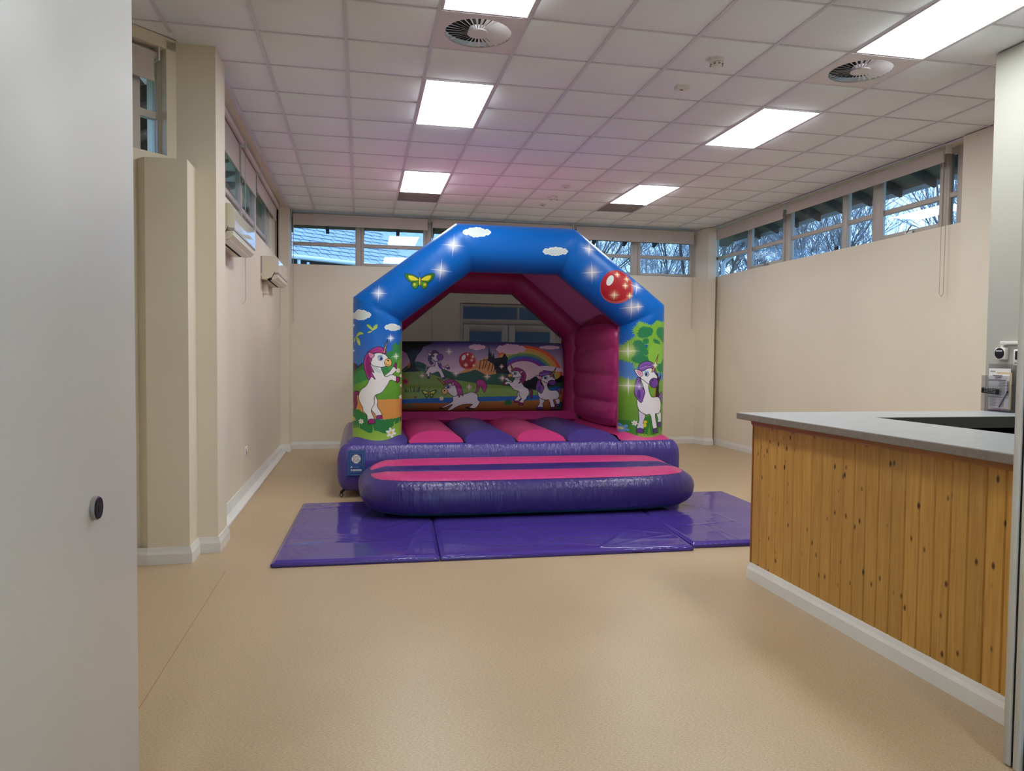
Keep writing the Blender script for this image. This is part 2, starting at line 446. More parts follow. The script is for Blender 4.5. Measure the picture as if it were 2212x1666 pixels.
wb = MB(); wb.box(-1.5, 1.58, YB, YB+0.3, 0, SILL); wb.box(3.28, 6.3, YB, YB+0.3, 0, SILL); wb.box(1.58, 3.28, YB, YB+0.3, 2.36, SILL)
wb.box(-1.5, -1.10, YB+0.02, YB+0.3, SILL, ZT); wb.box(5.72, 6.09, YB+0.02, YB+0.3, SILL, ZT); wb.box(-1.5, 6.3, YB, YB+0.3, ZT, ZT+0.08)
wall_back = wb.build('wall_back', M['wall']); struct(wall_back)

wr = MB(); wr.box(XR, 6.3, 4.6, YB+0.3, 0, SILL); wr.box(6.03, 6.3, 4.6, 6.5, SILL, ZT); wr.box(6.06, 6.10, 12.0, YB+0.3, SILL, ZT); wr.box(EX1, 6.3, 4.6, YB+0.3, ZT, ZT+0.08)
wall_right = wr.build('wall_right', M['wall']); struct(wall_right)
MB().box(5.86, XR+0.05, 5.2, 6.36, 0, ZT).build('column', M['wall'], wall_right)
MB().prism([(5.72, YB+0.05), (5.80, 11.72), (5.93, 11.70), (6.05, 11.9), (6.08, YB+0.05)], 0, ZT).build('corner_boxing', M['wall'], wall_right)

wn = MB(); wn.box(4.53, 4.75, 2.0, 4.64, 0, ZT); wn.box(4.75, 6.3, 4.50, 4.64, 0, ZT)
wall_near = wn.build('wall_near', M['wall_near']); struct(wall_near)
# entrance lobby on the camera's side of the folding doors
wo = MB()
wo.box(-3.35, -0.72, 2.15, 2.30, 0, ZT); wo.box(2.95, 4.75, 2.05, 2.30, 0, ZT); wo.box(-0.72, 2.95, 2.15, 2.30, 3.1, ZT)
wo.box(4.5, 4.7, -4.1, 2.1, 0, ZT); wo.box(-3.35, 4.7, -4.2, -4.0, 0, 0.9); wo.box(-3.35, 4.7, -4.2, -4.0, 2.6, ZT); wo.box(2.4, 4.7, -4.2, -4.0, 0.9, 2.6); wo.box(-3.35, -2.6, -4.2, -4.0, 0.9, 2.6)
wo.box(-3.4, -3.2, -4.1, 2.2, 0, ZT)
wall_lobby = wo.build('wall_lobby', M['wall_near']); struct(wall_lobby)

# skirting boards
def skirting(name, pts, h=0.115, t=0.02, parent=None):
    """pts ordered so that the room is on the right-hand side of the run; mitred corners"""
    P = [Vector((p[0], p[1], 0)) for p in pts]
    secs = []
    for i, p in enumerate(P):
        nrm = []
        if i > 0: d = (P[i]-P[i-1]).normalized(); nrm.append(Vector((d.y, -d.x, 0)))
        if i < len(P)-1: d = (P[i+1]-P[i]).normalized(); nrm.append(Vector((d.y, -d.x, 0)))
        b = sum(nrm, Vector((0, 0, 0)))/len(nrm); b = b/max(b.length_squared, 0.2)
        prof = [(-0.004, 0), (t, 0), (t, h*0.62), (t*0.6, h*0.80), (t*0.35, h), (-0.004, h)]
        secs.append([p + b*o + Vector((0, 0, z)) for o, z in prof])
    o = MB().loft(secs).build(name, M['white'], parent)
    if parent is None: struct(o)
    return o
skirting('baseboard_left', [(-1.20, 6.16), (-1.20, 11.66), (-1.07, 11.66), (-1.07, YB)])
skirting('baseboard_column', [(-1.80, 5.304), (-1.56, 5.54), (-1.46, 5.52), (-1.185, 5.52), (-1.185, 5.79), (-1.045, 5.79), (-1.045, 6.16), (-1.2, 6.16)])
skirting('baseboard_back', [(-1.07, YB), (1.55, YB)])
skirting('baseboard_rear', [(3.32, YB), (5.73, YB), (5.80, 11.72), (5.93, 11.70), (XR, 11.83), (XR, 6.36), (5.86, 6.36), (5.86, 5.2)])
tr1 = box('trim_1', XL+0.02, XL+0.10, 6.3, 11.64, 0, 0.028, M['white'], bevel=0.004); struct(tr1)

# ------------------------------------------------------------------ windows
def bar(name, parent, x0, x1, y0, y1, z0, z1):
    return box(name, x0, x1, y0, y1, z0, z1, M['frame'], parent, 0.004, 1)
# back wall window_1
w1 = struct(empty('window_1', (2.3, YB+0.1, SILL)))
def add1(*k): adopt(w1, *k)
W1Y0, W1Y1 = 12.09, 12.14
WB = [-1.10, -0.045, 1.075, 2.22, 3.40, 4.627, 5.72]
add1(bar('frame_rail', None, WB[0], WB[-1], W1Y0, W1Y1, SILL-0.04, SILL+0.012), bar('frame_rail', None, WB[0], WB[-1], W1Y0, W1Y1, ZT-0.05, ZT))
for i in range(len(WB)):
    w = 0.03 if i in (0, len(WB)-1) else 0.045
    add1(bar('mullion', None, WB[i]-w, WB[i]+w, W1Y0-0.01, W1Y1, SILL-0.03, ZT))
for i in range(6):
    a, b = WB[i]+0.045, WB[i+1]-0.045
    add1(bar('transom', None, a, b, W1Y0, W1Y1, 3.205, 3.262))
    if i % 2 == 1 or i == 4:   # opening sash
        for (p, q, z0, z1) in ((a, a+0.045, SILL, ZT-.05), (b-0.045, b, SILL, ZT-.05)):
            add1(bar('sash_stile', None, p, q, W1Y0-0.02, W1Y0, z0, z1))
        add1(bar('sash_rail', None, a+0.045, b-0.045, W1Y0-0.02, W1Y0, SILL+0.01, SILL+0.055))
        add1(box('window_stay', (a+b)/2-0.05, (a+b)/2+0.05, W1Y0-0.035, W1Y0-0.02, SILL+0.004, SILL+0.016, M['steel']))
    for z0, z1 in ((SILL, 3.205), (3.262, ZT-.05)):
        add1(box('pane', a, b, W1Y0+0.02, W1Y0+0.026, z0, z1, M['glass']))
# right wall window_2
w2 = struct(empty('window_2', (6.08, 9.2, SILL)))
def add2(*k): adopt(w2, *k)
W2X0, W2X1 = 6.065, 6.12
WR = [(11.995, .03), (10.827, .05), (9.736, .07), (8.455, .05), (7.855, .075), (6.783, .038), (6.60, .04), (6.44, .03)]
add2(bar('frame_rail', None, W2X0, W2X1, 6.4, 12.0, SILL-0.05, SILL+0.01), bar('frame_rail', None, W2X0, W2X1, 6.4, 12.0, ZT-0.06, ZT))
for y, w in WR: add2(bar('mullion', None, W2X0-0.01, W2X1, y-w, y+w, SILL-0.04, ZT))
for i in range(len(WR)-1):
    a, b = WR[i+1][0]+WR[i+1][1], WR[i][0]-WR[i][1]
    if b-a < 0.08: add2(box('filler', W2X0, W2X1, a, b, SILL, ZT, M['frame'])); continue
    add2(bar('transom', None, W2X0, W2X1, a, b, 3.20, 3.255))
    if i in (1, 4):
        for p, q in ((a, a+0.045), (b-0.045, b)): add2(bar('sash_stile', None, W2X0-0.02, W2X0, p, q, SILL, ZT-.06))
        add2(bar('sash_rail', None, W2X0-0.02, W2X0, a+.045, b-.045, SILL+0.005, SILL+0.055))
        m_ = (a+b)/2
        add2(box('window_stay', W2X0-0.05, W2X0-0.02, m_-0.09, m_+0.03, SILL+0.005, SILL+0.03, M['steel']))
        add2(MB().tube([(W2X0-0.045, m_, SILL+0.02), (W2X0-0.06, m_-0.05, SILL+0.06), (W2X0-0.065, m_-0.09, SILL+0.085)], 0.009, 6).build('stay_handle', M['steel']))
    if i == 2: add2(box('catch', W2X0-0.03, W2X0, a+0.06, a+0.12, SILL+0.0, SILL+0.055, M['black'], None, 0.008))
    for z0, z1 in ((SILL, 3.20), (3.255, ZT-.06)):
        add2(box('pane', W2X0+0.02, W2X0+0.026, a, b, z0, z1, M['glass']))
add2(box('dark_backing', 6.16, 6.20, 6.40, 6.72, SILL-.05, ZT, M['rafter']))  # board added behind the end panes to make them look dark
# left wall window_3
w3 = struct(empty('window_3', (-1.33, 8.6, SILL)))
def add3(*k): adopt(w3, *k)
W3X0, W3X1 = -1.35, -1.30
WL = [6.2, 7.58, 8.62, 9.70, 10.90]
add3(bar('frame_rail', None, W3X0, W3X1, 6.16, 10.95, SILL-0.05, SILL+0.03), bar('frame_rail', None, W3X0, W3X1, 6.16, 10.95, ZT-0.06, ZT))
for i, y in enumerate(WL): add3(bar('mullion', None, W3X0, W3X1+0.01, y-0.05, y+0.05, SILL, ZT))
for i in range(4):
    a, b = WL[i]+0.05, WL[i+1]-0.05
    add3(bar('transom', None, W3X0, W3X1, a, b, 3.06, 3.12))
    for z0, z1 in ((SILL, 3.06), (3.12, ZT-.06)):
        add3(box('pane', W3X0+0.02, W3X0+0.026, a, b, z0, z1, M['glass']))
# bay window_4
w4 = struct(empty('window_4', apt(1.0, 0.12, SILL)))
def abar(name, s0, s1, o0, o1, z0, z1, m='frame'):
    o = aprism(MB(), s0, s1, o0, o1, z0, z1).build(name, M[m]); adopt(w4, o); return o
abar('frame_stile', 0.10, 0.155, 0.08, 0.14, SILL, ZT-.06)
abar('mullion', 0.28, 0.37, 0.08, 0.14, SILL, ZT-.06); abar('mullion', 1.0, 1.06, 0.08, 0.14, SILL, ZT-.06); abar('frame_stile', 1.86, 1.9, 0.08, 0.14, SILL, ZT-.06)
abar('frame_rail', 0.155, 1.86, 0.08, 0.14, SILL-.03, SILL+0.02); abar('frame_rail', 0.155, 1.86, 0.08, 0.14, ZT-.12, ZT-.06)
for s0, s1 in ((0.155, 0.28), (0.37, 1.0), (1.06, 1.86)):
    abar('transom', s0, s1, 0.085, 0.14, 3.165, 3.215)
    abar('pane', s0, s1, 0.11, 0.116, SILL+0.02, 3.165, 'glass'); abar('pane', s0, s1, 0.11, 0.116, 3.215, ZT-.12, 'glass')

# ------------------------------------------------------------------ doors
d1 = struct(empty('door_1', (2.42, YB+0.05, 0)))
def addd(*k): adopt(d1, *k)
DY0, DY1 = YB+0.03, YB+0.09
addd(bar('door_frame', None, 1.58, 1.64, DY0, DY1, 0, 2.36), bar('door_frame', None, 3.22, 3.28, DY0, DY1, 0, 2.36), bar('door_frame', None, 1.64, 3.22, DY0, DY1, 2.30, 2.36),
     bar('transom_rail', None, 1.64, 3.22, DY0-0.005, DY1, 2.02, 2.10), box('transom_pane', 1.64, 3.22, DY0+.03, DY0+.036, 2.10, 2.30, M['glass']), bar('transom_bar', None, 2.55, 2.58, DY0+.0, DY1, 2.10, 2.30))
for a, b in ((1.645, 2.39), (2.41, 3.215)):
    lf = bar('leaf', None, a, a+0.10, DY0-.01, DY1-.02, 0.01, 2.01); addd(lf)
    for q in (bar('leaf_stile', None, b-0.10, b, DY0-.01, DY1-.02, 0.01, 2.01), bar('leaf_rail', None, a+.1, b-.1, DY0-.01, DY1-.02, 1.90, 2.01), bar('leaf_rail', None, a+.1, b-.1, DY0-.01, DY1-.02, 0.01, 0.25),
              box('leaf_pane', a+.1, b-.1, DY0+.015, DY0+.021, 0.25, 1.90, M['glass'])):
        adopt(d1, q)
d2 = struct(empty('door_2', (-0.62, 1.6, 0)))
adopt(d2, box('leaf', -0.645, -0.60, 0.85, 2.165, 0.008, 3.05, M['laminate'], None, 0.002, 1))
cup = empty('pull'); cup.location = (0, 0, 0); adopt(d2, cup)
def disc(name, r, x0, x1, yc, zc, m, parent):
    s = [[(x, yc+r*math.cos(2*PI*k/32), zc+r*math.sin(2*PI*k/32)) for k in range(32)] for x in (x0, x1)]
    o = MB().loft(s).build(name, M[m]); adopt(d2, o); return o
COL.objects.unlink(cup); bpy.data.objects.remove(cup)
disc('magnet_rim', 0.027, -0.602, -0.590, 1.835, 1.123, 'steel', d2)
disc('magnet_face', 0.0245, -0.592, -0.587, 1.835, 1.123, 'black', d2)
disc('magnet_core', 0.010, -0.588, -0.5862, 1.835, 1.123, 'dark', d2)
d3 = struct(empty('door_3', (2.6, 2.2, 0)))
adopt(d3, box('edge_profile', 2.315, 2.36, 2.209, 2.238, 0.006, 3.05, M['pale'], None, 0.002, 1),
      box('rubber_seal', 2.322, 2.90, 2.192, 2.211, 0.006, 3.05, M['rubber']),
      box('edge_profile', 2.313, 2.36, 2.168, 2.194, 0.006, 3.05, M['pale'], None, 0.002, 1),
      box('folded_leaf', 2.33, 2.93, 2.10, 2.168, 0.006, 3.05, M['doorgrey'], None, 0.002, 1),
      box('folded_leaf', 2.36, 2.93, 2.213, 2.236, 0.006, 3.05, M['laminate'], None, 0.002, 1),
      box('floor_bolt', 2.318, 2.34, 2.12, 2.15, 0.006, 0.09, M['black'], None, 0.004, 1))

# ------------------------------------------------------------------ ceiling fittings
def ceiling_light(x0, y0, label):
    t = empty('ceiling_light', (x0+0.3, y0+0.6, ZC))
    a, b, c, d = x0+0.012, x0+0.588, y0+0.012, y0+1.188
    fr = MB(); w = 0.014
    fr.box(a, b, c, c+w, ZC-.004, ZC+.02); fr.box(a, b, d-w, d, ZC-.004, ZC+.02); fr.box(a, a+w, c+w, d-w, ZC-.004, ZC+.02); fr.box(b-w, b, c+w, d-w, ZC-.004, ZC+.02)
    adopt(t, fr.build('light_frame', M['tileplate']), box('light_diffuser', a+w, b-w, c+w, d-w, ZC+0.0, ZC+0.012, M['led']))
    return tag(t, label, 'ceiling light', 'square-edged LED panels in the hall ceiling')
LL = {(2, -3): 'LED ceiling panel beside the swirl vent, in the row over the bouncy castle', (2, 1): 'LED ceiling panel one tile beyond the swirl vent, over the floor mats',
      (2, 6): 'LED ceiling panel above the bouncy castle, next to a dark grey tile', (7, -3): 'LED ceiling panel beside the swirl vent near the counter wall',
      (7, 1): 'LED ceiling panel in the row nearest the wooded side windows, beyond the vent', (7, 6): 'LED ceiling panel with a dark grey tile, in the side window row'}
for c, r in lights: ceiling_light(GX+0.6*c, GY+0.6*r, LL[(c, r)])
for k, (x, y) in enumerate(((-1.2, -1.4), (1.4, -1.4))):  # unseen panels, added to brighten the camera's side
    ceiling_light(x, y, 'unseen LED ceiling panel added to light the entrance lobby')

def swirl_vent(x0, y0, label):
    t = empty('air_vent', (x0+0.3, y0+0.3, ZC)); cx, cy = x0+0.3, y0+0.3
    R0, n = 0.232, 48
    mb = MB(); z = ZC+0.001
    ring = [(cx+R0*math.cos(2*PI*k/n), cy+R0*math.sin(2*PI*k/n), z) for k in range(n)]
    sq = []
    for k in range(n):
        a = 2*PI*k/n; m_ = 0.288/max(abs(math.cos(a)), abs(math.sin(a))); sq.append((cx+m_*math.cos(a), cy+m_*math.sin(a), z))
    up = lambda L_, d: [(p[0], p[1], p[2]+d) for p in L_]
    mb.loft([up(sq, .012), sq, ring, up(ring, .012)], cap=False)
    adopt(t, mb.build('vent_plate', M['tileplate']))
    adopt(t, MB().loft([[(cx+R0*1.02*math.cos(2*PI*k/n), cy+R0*1.02*math.sin(2*PI*k/n), zz) for k in range(n)] for zz in (ZC+.045, ZC+.05)]).build('vent_back', M['dark']))
    adopt(t, MB().loft([[(cx+r*math.cos(2*PI*k/n), cy+r*math.sin(2*PI*k/n), zz) for k in range(n)] for r, zz in ((.06, ZC+.04), (.075, ZC+.0), (.06, ZC-.004))]).build('vent_hub', M['tileplate']))
    nv = 32
    for k in range(nv):
        a = 2*PI*k/nv; ca, sa = math.cos(a), math.sin(a)
        secs = []
        for r, w in ((.07, .0035), (.231, .0105)):
            secs.append([(cx+r*ca - s*sa*w, cy+r*sa + s*ca*w, ZC+0.010-s*0.0065*r/.231+h) for s, h in ((-1, 0), (1, 0), (1, .0015), (-1, .0015))])
        adopt(t, MB().loft(secs).build('vane', M['tileplate']))
    return tag(t, label, 'air vent', 'round swirl vents in the ceiling')
for c, r in vents:
    swirl_vent(GX+0.6*c, GY+0.6*r, 'round white swirl air vent in the ceiling row over the castle' if c == 2 else 'round white swirl air vent in the ceiling row near the counter')

def lathe(name, prof, loc, m, n=24, smooth=True):
    return MB().loft([[(loc[0]+r*math.cos(2*PI*k/n), loc[1]+r*math.sin(2*PI*k/n), loc[2]+z) for k in range(n)] for r, z in prof]).build(name, M[m], None, False)
def smoke(x, y, label):
    t = empty('smoke_detector', (x, y, ZC))
    adopt(t, lathe('detector_base', [(.055, .008), (.055, -.018), (.05, -.022)], (x, y, ZC), 'plastic'), lathe('detector_head', [(.044, -.022), (.046, -.035), (.038, -.05), (.022, -.058)], (x, y, ZC), 'plastic'))
    for k in range(8):
        a = 2*PI*k/8; adopt(t, box('sensor_slot', x+.044*math.cos(a)-.006, x+.044*math.cos(a)+.006, y+.044*math.sin(a)-.006, y+.044*math.sin(a)+.006, ZC-.046, ZC-.036, M['louvre']))
    adopt(t, box('indicator_arm', x-.085, x-.045, y-.008, y+.008, ZC-.02, ZC-.004, M['plastic']))
    tag(t, label, 'smoke detector', 'smoke detectors on the ceiling')
smoke(2.60, 5.18, 'white domed smoke detector on the tile between the two swirl vents')
smoke(2.63, 10.05, 'white domed smoke detector on the ceiling beyond the bouncy castle')
for (x, y, lab) in ((2.583, 5.76, 'small white box sensor on the ceiling beside the nearer smoke detector'), (2.612, 9.37, 'small white box sensor on the ceiling beside the farther smoke detector')):
    t = empty('ceiling_sensor', (x, y, ZC)); adopt(t, box('sensor_body', x-.05, x+.05, y-.035, y+.035, ZC-.022, ZC+.008, M['plastic'], None, .004), box('sensor_eye', x-.012, x+.012, y-.008, y+.008, ZC-.026, ZC-.02, M['louvre'])); tag(t, lab, 'sensor', 'box sensors on the ceiling')
t = empty('ceiling_speaker', (2.6, 10.577, ZC)); adopt(t, lathe('cover_ring', [(.05, .008), (.05, -.008), (.04, -.012)], (2.6, 10.577, ZC), 'plastic'), lathe('cover_centre', [(.025, -.011), (.02, -.018)], (2.6, 10.577, ZC), 'louvre'))
tag(t, 'small flat round ceiling fitting beyond the farther smoke detector', 'ceiling fitting')

# ------------------------------------------------------------------ roller blinds
def chain_loop(pa, pb, zlow, t):
    a, b = Vector(pa), Vector(pb); pts = [a]
    m_ = (a+b)/2
    pts += [Vector((a.x, a.y, zlow+0.04)), Vector((m_.x, m_.y, zlow)), Vector((b.x, b.y, zlow+0.04)), b]
    adopt(t, MB().tube(pts, 0.0035, 5).build('pull_chain', M['chain']))
def blind(axis, a, b, plane, zb, label, group, chain=None, ztop=3.655, zlow=2.05, roomsign=1, back=False):
    """axis 'x': runs along X at Y=plane; axis 'y': runs along Y at X=plane. roomsign: room side offset"""
    def P(s, o, z): return (s, plane+o*roomsign, z) if axis == 'x' else (plane+o*roomsign, s, z)
    t = empty('roller_blind', P((a+b)/2, 0, zb))
    R0 = 0.026; fo = -R0 if back else R0
    adopt(t, MB().tube([P(a+.02, 0, ztop), P(b-.02, 0, ztop)], R0, 16).build('blind_tube', M['roller'], None, True))
    def slab(name, s0, s1, o0, o1, z0, z1, m):
        p, q = P(s0, o0, z0), P(s1, o1, z1)
        return box(name, p[0], q[0], p[1], q[1], p[2], q[2], M[m])
    adopt(t, slab('blind_fabric', a+.03, b-.03, fo-.002, fo+.001, zb, ztop, 'blind'), slab('bottom_bar', a+.03, b-.03, fo-.007, fo+.006, zb-.008, zb+.016, 'blind'))
    for s in (a, b): adopt(t, slab('bracket', s-.006 if s == b else s, s if s == b else s+.006, -.035, .035, ztop-.035, 3.714, 'plastic'))
    if chain is not None:
        chain_loop(P(chain, -.02, ztop), P(chain, .03, ztop), zlow, t)
    return tag(t, label, 'roller blind', group)
GB = 'roller blinds over the high windows'
blind('x', -1.06, 1.07, 11.93, 3.50, 'beige roller blind on back wall beside the air conditioners', GB, chain=-1.03, zlow=1.98, roomsign=-1)
blind('x', 1.09, 3.465, 11.93, 3.545, 'beige roller blind on back wall, middle of three, behind castle arch', GB, chain=1.12, zlow=1.75, roomsign=-1)
blind('x', 3.485, 5.65, 11.93, 3.462, 'beige roller blind on back wall beside the wooded side windows', GB, chain=5.62, zlow=2.0, roomsign=-1)
blind('y', 6.62, 9.57, 5.93, 3.545, 'long beige roller blind over the wooded side windows, near the column', GB, chain=6.66, zlow=2.15, roomsign=-1)
blind('y', 9.60, 11.66, 5.93, 3.50, 'beige roller blind over the wooded side windows, at the far corner', GB, chain=11.63, zlow=1.99, roomsign=-1)
blind('y', 6.20, 8.08, -1.20, 3.355, 'beige roller blind above the nearer air conditioner, next to the column', GB, chain=8.05, zlow=2.0, back=True)
blind('y', 8.12, 9.29, -1.20, 3.352, 'beige roller blind between the two air conditioners', GB, back=True)
blind('y', 9.32, 11.40, -1.20, 3.45, 'beige roller blind above the farther air conditioner', GB, chain=11.36, zlow=1.9, back=True)
t = empty('roller_blind', apt(0.9, 0.0, 3.41))
def A(o): adopt(t, o)
A(MB().tube([apt(0.18, 0.05, 3.60), apt(1.8, 0.05, 3.60)], 0.028, 16).build('blind_tube', M['roller'], None, True))
A(aprism(MB(), 0.21, 1.78, 0.022, 0.026, 3.41, 3.60).build('blind_fabric', M['blind'])); A(aprism(MB(), 0.21, 1.78, 0.016, 0.03, 3.405, 3.43).build('bottom_bar', M['blind']))
A(aprism(MB(), 0.172, 0.18, 0.01, 0.09, 3.56, 3.66).build('bracket', M['plastic']))
tag(t, 'beige roller blind over the narrow bay window beside the column', 'roller blind', GB)

# ------------------------------------------------------------------ air conditioners
def aircon(y0, y1, zb, label):
    t = empty('air_conditioner', (XL, (y0+y1)/2, zb)); X = XL
    H = 0.285
    body = [(0, .0), (0, H), (.13, H), (.165, H-.012), (.165, .10), (.13, .03), (.06, .0)]
    mb = MB().loft([[(X+d, y, zb+z) for d, z in body] for y in (y0, y1)]); adopt(t, mb.build('body', M['ac']))
    fr = [(.165, .085), (.165, H-.012), (.150, H-.002), (.19, H-.010), (.208, H-.04), (.215, .15), (.212, .085)]
    ob = MB().loft([[(X+d, y, zb+z) for d, z in fr] for y in (y0+.012, y1-.012)]).build('front_panel', M['acgloss']); adopt(t, ob)
    adopt(t, MB().loft([[(X+d, y, zb+z) for d, z in ((.16, .068), (.16, .083), (.214, .083), (.212, .068))] for y in (y0+.006, y1-.006)]).build('grey_trim', M['acgrey']))
    adopt(t, MB().loft([[(X+d, y, zb+z) for d, z in ((.155, .06), (.206, .066), (.200, .03), (.17, .002), (.13, -.004), (.128, .01))] for y in (y0+.01, y1-.01)]).build('lower_panel', M['ac']))
    adopt(t, MB().loft([[(X+d, y, zb+z) for d, z in ((.075, .004), (.128, .004), (.128, -.003), (.075, -.003))] for y in (y0+.06, y1-.06)]).build('air_outlet', M['dark']))
    adopt(t, MB().loft([[(X+d, y, zb+z) for d, z in ((.105, -.002), (.165, .004), (.168, -.004), (.108, -.010))] for y in (y0+.06, y1-.06)]).build('louvre', M['plastic']))
    adopt(t, MB().loft([[(X+d, y0-.0015, zb+z) for d, z in ((.004, .004), (.004, H-.004), (.018, H-.004), (.018, .004))], [(X+d, y0+.001, zb+z) for d, z in ((.004, .004), (.004, H-.004), (.018, H-.004), (.018, .004))]]).build('end_cap_seam', M['acgrey']))
    adopt(t, MB().loft([[(X+.02+.022*math.cos(2*PI*k/6), y, zb+.055+.022*math.sin(2*PI*k/6)) for k in range(6)] for y in (y0-.002, y0+.002)]).build('pipe_knockout', M['ac']))
    ym = y0+(y1-y0)*.18
    adopt(t, box('pipe_cover', X, X+.055, ym, ym+.07, zb-.14, zb, M['ac'], None, .006), box('pipe_end', X, X+.065, ym-.008, ym+.078, zb-.165, zb-.135, M['ac'], None, .006))
    return tag(t, label, 'air conditioner', 'wall-mounted air conditioners')
aircon(6.22, 7.42, 2.40, 'ivory wall air conditioner with glossy front, mounted next to the column')
aircon(9.45, 10.60, 2.40, 'ivory wall air conditioner with exposed side seam, mounted nearer the back corner')

# wall socket on the left wall
s = atx(531, 975, XL)
t = empty('wall_socket', (XL, s[1], s[2])); adopt(t, box('socket_plate', XL-.002, XL+.010, s[1]-.075, s[1]+.075, s[2]-.045, s[2]+.045, M['plastic'], None, .003), box('switch_rocker', XL+.009, XL+.014, s[1]+.01, s[1]+.04, s[2]-.01, s[2]+.025, M['paper']), box('socket_pin', XL+.009, XL+.011, s[1]-.045, s[1]-.015, s[2]-.02, s[2]+.01, M['inkgrey']))
tag(t, 'white plastic wall socket low on the wall above the skirting', 'wall socket')

# ------------------------------------------------------------------ counter
CX, CY0, CY1 = 2.585, 2.24, 4.50
ctr = empty('bar_counter', (2.85, 3.4, 0))
NPL = 24; pw = (CY1-CY0)/NPL
pl0 = None
for k in range(NPL):
    y = CY0+pw*k
    if pl0 is None:
        secs = [[(.004, 0.0012, z), (-.003, .006, z), (-.003, pw-.006, z), (.004, pw-.0012, z), (.014, pw-.0008, z), (.014, .0008, z)] for z in (0.09, 1.055)]
        pl0 = MB().loft(secs).build('plank', M['pine']); o = pl0
    else:
        o = bpy.data.objects.new('plank', pl0.data); COL.objects.link(o)
    o.location = (CX, y, 0); o.parent = ctr; o.matrix_parent_inverse = Matrix.Translation(-Vector(ctr.location))
adopt(ctr, box('carcass_panel', CX+.016, CX+.045, CY0, CY1, 0, 1.07, M['innerdark']),
      box('corner_trim', CX-.006, CX+.02, CY1, CY1+.012, .1, 1.06, M['pinetrim']),
      box('end_panel', CX+.02, 3.15, CY1-.02, CY1+.004, 0, 1.07, M['pine']),
      box('inner_panel', 3.12, 3.14, 2.3, 4.05, 0, 1.07, M['innerdark']),
      box('back_panel', 3.15, 4.52, 4.50, 4.52, 0, 1.07, M['innerdark']),
      box('upright', 3.86, 3.90, 4.10, 4.48, 0, 1.04, M['innerwood']), box('upright', 4.36, 4.40, 4.10, 4.48, 0, 1.04, M['innerdark']),
      box('shelf', 3.15, 4.52, 4.10, 4.48, 0.55, 0.575, M['innerdark']))
adopt(ctr, MB().loft([[(CX+d, y, z) for d, z in ((.0, 1.035), (-.010, 1.037), (-.018, 1.047), (-.021, 1.062), (-.021, 1.076), (.0, 1.076))] for y in (CY0, CY1+.008)]).build('top_moulding', M['pinetrim']))
sk = skirting('skirting_board', [(CX+.0, CY0-.05), (CX+.0, CY1+.0), (3.15, CY1+.004)][::-1], 0.11, 0.022, ctr); sk.matrix_parent_inverse = Matrix.Translation(-Vector(ctr.location))
tag(ctr, 'pine clad bar counter of upright knotty boards with white skirting', 'counter')
L_ = [(2.49, 2.24), (3.20, 2.24), (3.20, 4.10), (4.528, 4.10), (4.528, 4.60), (2.49, 4.57)]
wt = empty('counter_worktop', (3.0, 4.0, 1.075))
ob = MB().prism(L_, 1.077, 1.118).build('worktop_slab', M['worktop']); bevel_mesh(ob, .004, 2)
for p in ob.data.polygons: p.use_smooth = False
adopt(wt, ob)
ins = [(2.494, 2.244), (3.196, 2.244), (3.196, 4.104), (4.526, 4.104), (4.526, 4.596), (2.494, 4.566)]
adopt(wt, MB().prism(ins, 1.1178, 1.1192).build('laminate_surface', M['worktop_top']))
adopt(wt, box('arm_edge', 3.21, 4.52, 4.088, 4.10, 1.045, 1.117, M['fasciagrey']))
tag(wt, 'grey laminate L-shaped worktop lying on the pine counter', 'worktop')

# ------------------------------------------------------------------ things by the counter wall
XW = 4.53
def onw(px, py, d=0.0): p = atx(px, py, XW-d); return p
ym, zm = 4.486, 1.538
t = empty('round_controller', (XW, ym, zm))
adopt(t, box('controller_box', XW-.035, XW, ym-.043, ym+.043, zm-.042, zm+.042, M['plastic'], None, .005))
adopt(t, MB().loft([[(x, ym+.003+r*math.cos(2*PI*k/28), zm+.002+r*math.sin(2*PI*k/28)) for k in range(28)] for x, r in ((XW-.034, .039), (XW-.038, .039), (XW-.039, .036))]).build('dial', M['black']))
adopt(t, box('dial_label', XW-.0405, XW-.038, ym-.022, ym+.028, zm+.014, zm+.024, M['paper']), box('printed_line', XW-.0412, XW-.0405, ym-.016, ym+.022, zm+.0175, zm+.020, M['ink']))
tag(t, 'square white wall controller with a round black dial', 'controller')
t = empty('thermostat', (XW, 4.335, 1.51))
adopt(t, box('thermostat_case', XW-.028, XW, 4.27, 4.383, 1.455, 1.568, M['plastic'], None, .006), box('screen', XW-.030, XW-.027, 4.285, 4.365, 1.495, 1.555, M['black']), box('button_strip', XW-.031, XW-.027, 4.30, 4.37, 1.468, 1.476, M['inkgrey']))
tag(t, 'white thermostat with a black screen on the wall by the folding door', 'thermostat')
t = empty('cable_trunking', (XW, 4.35, 1.61))
adopt(t, box('trunking_run', XW-.022, XW, 4.0, 4.475, 1.602, 1.624, M['plastic'], None, .003), box('trunking_elbow', XW-.024, XW, 4.468, 4.50, 1.598, 1.627, M['plastic'], None, .003), box('trunking_drop', XW-.022, XW, 4.474, 4.496, 1.575, 1.60, M['plastic'], None, .003))
tag(t, 'white plastic cable trunking running above the round controller', 'cable trunking')
ZW = 1.1192
lh = empty('leaflet_holder', (4.49, 4.47, ZW))
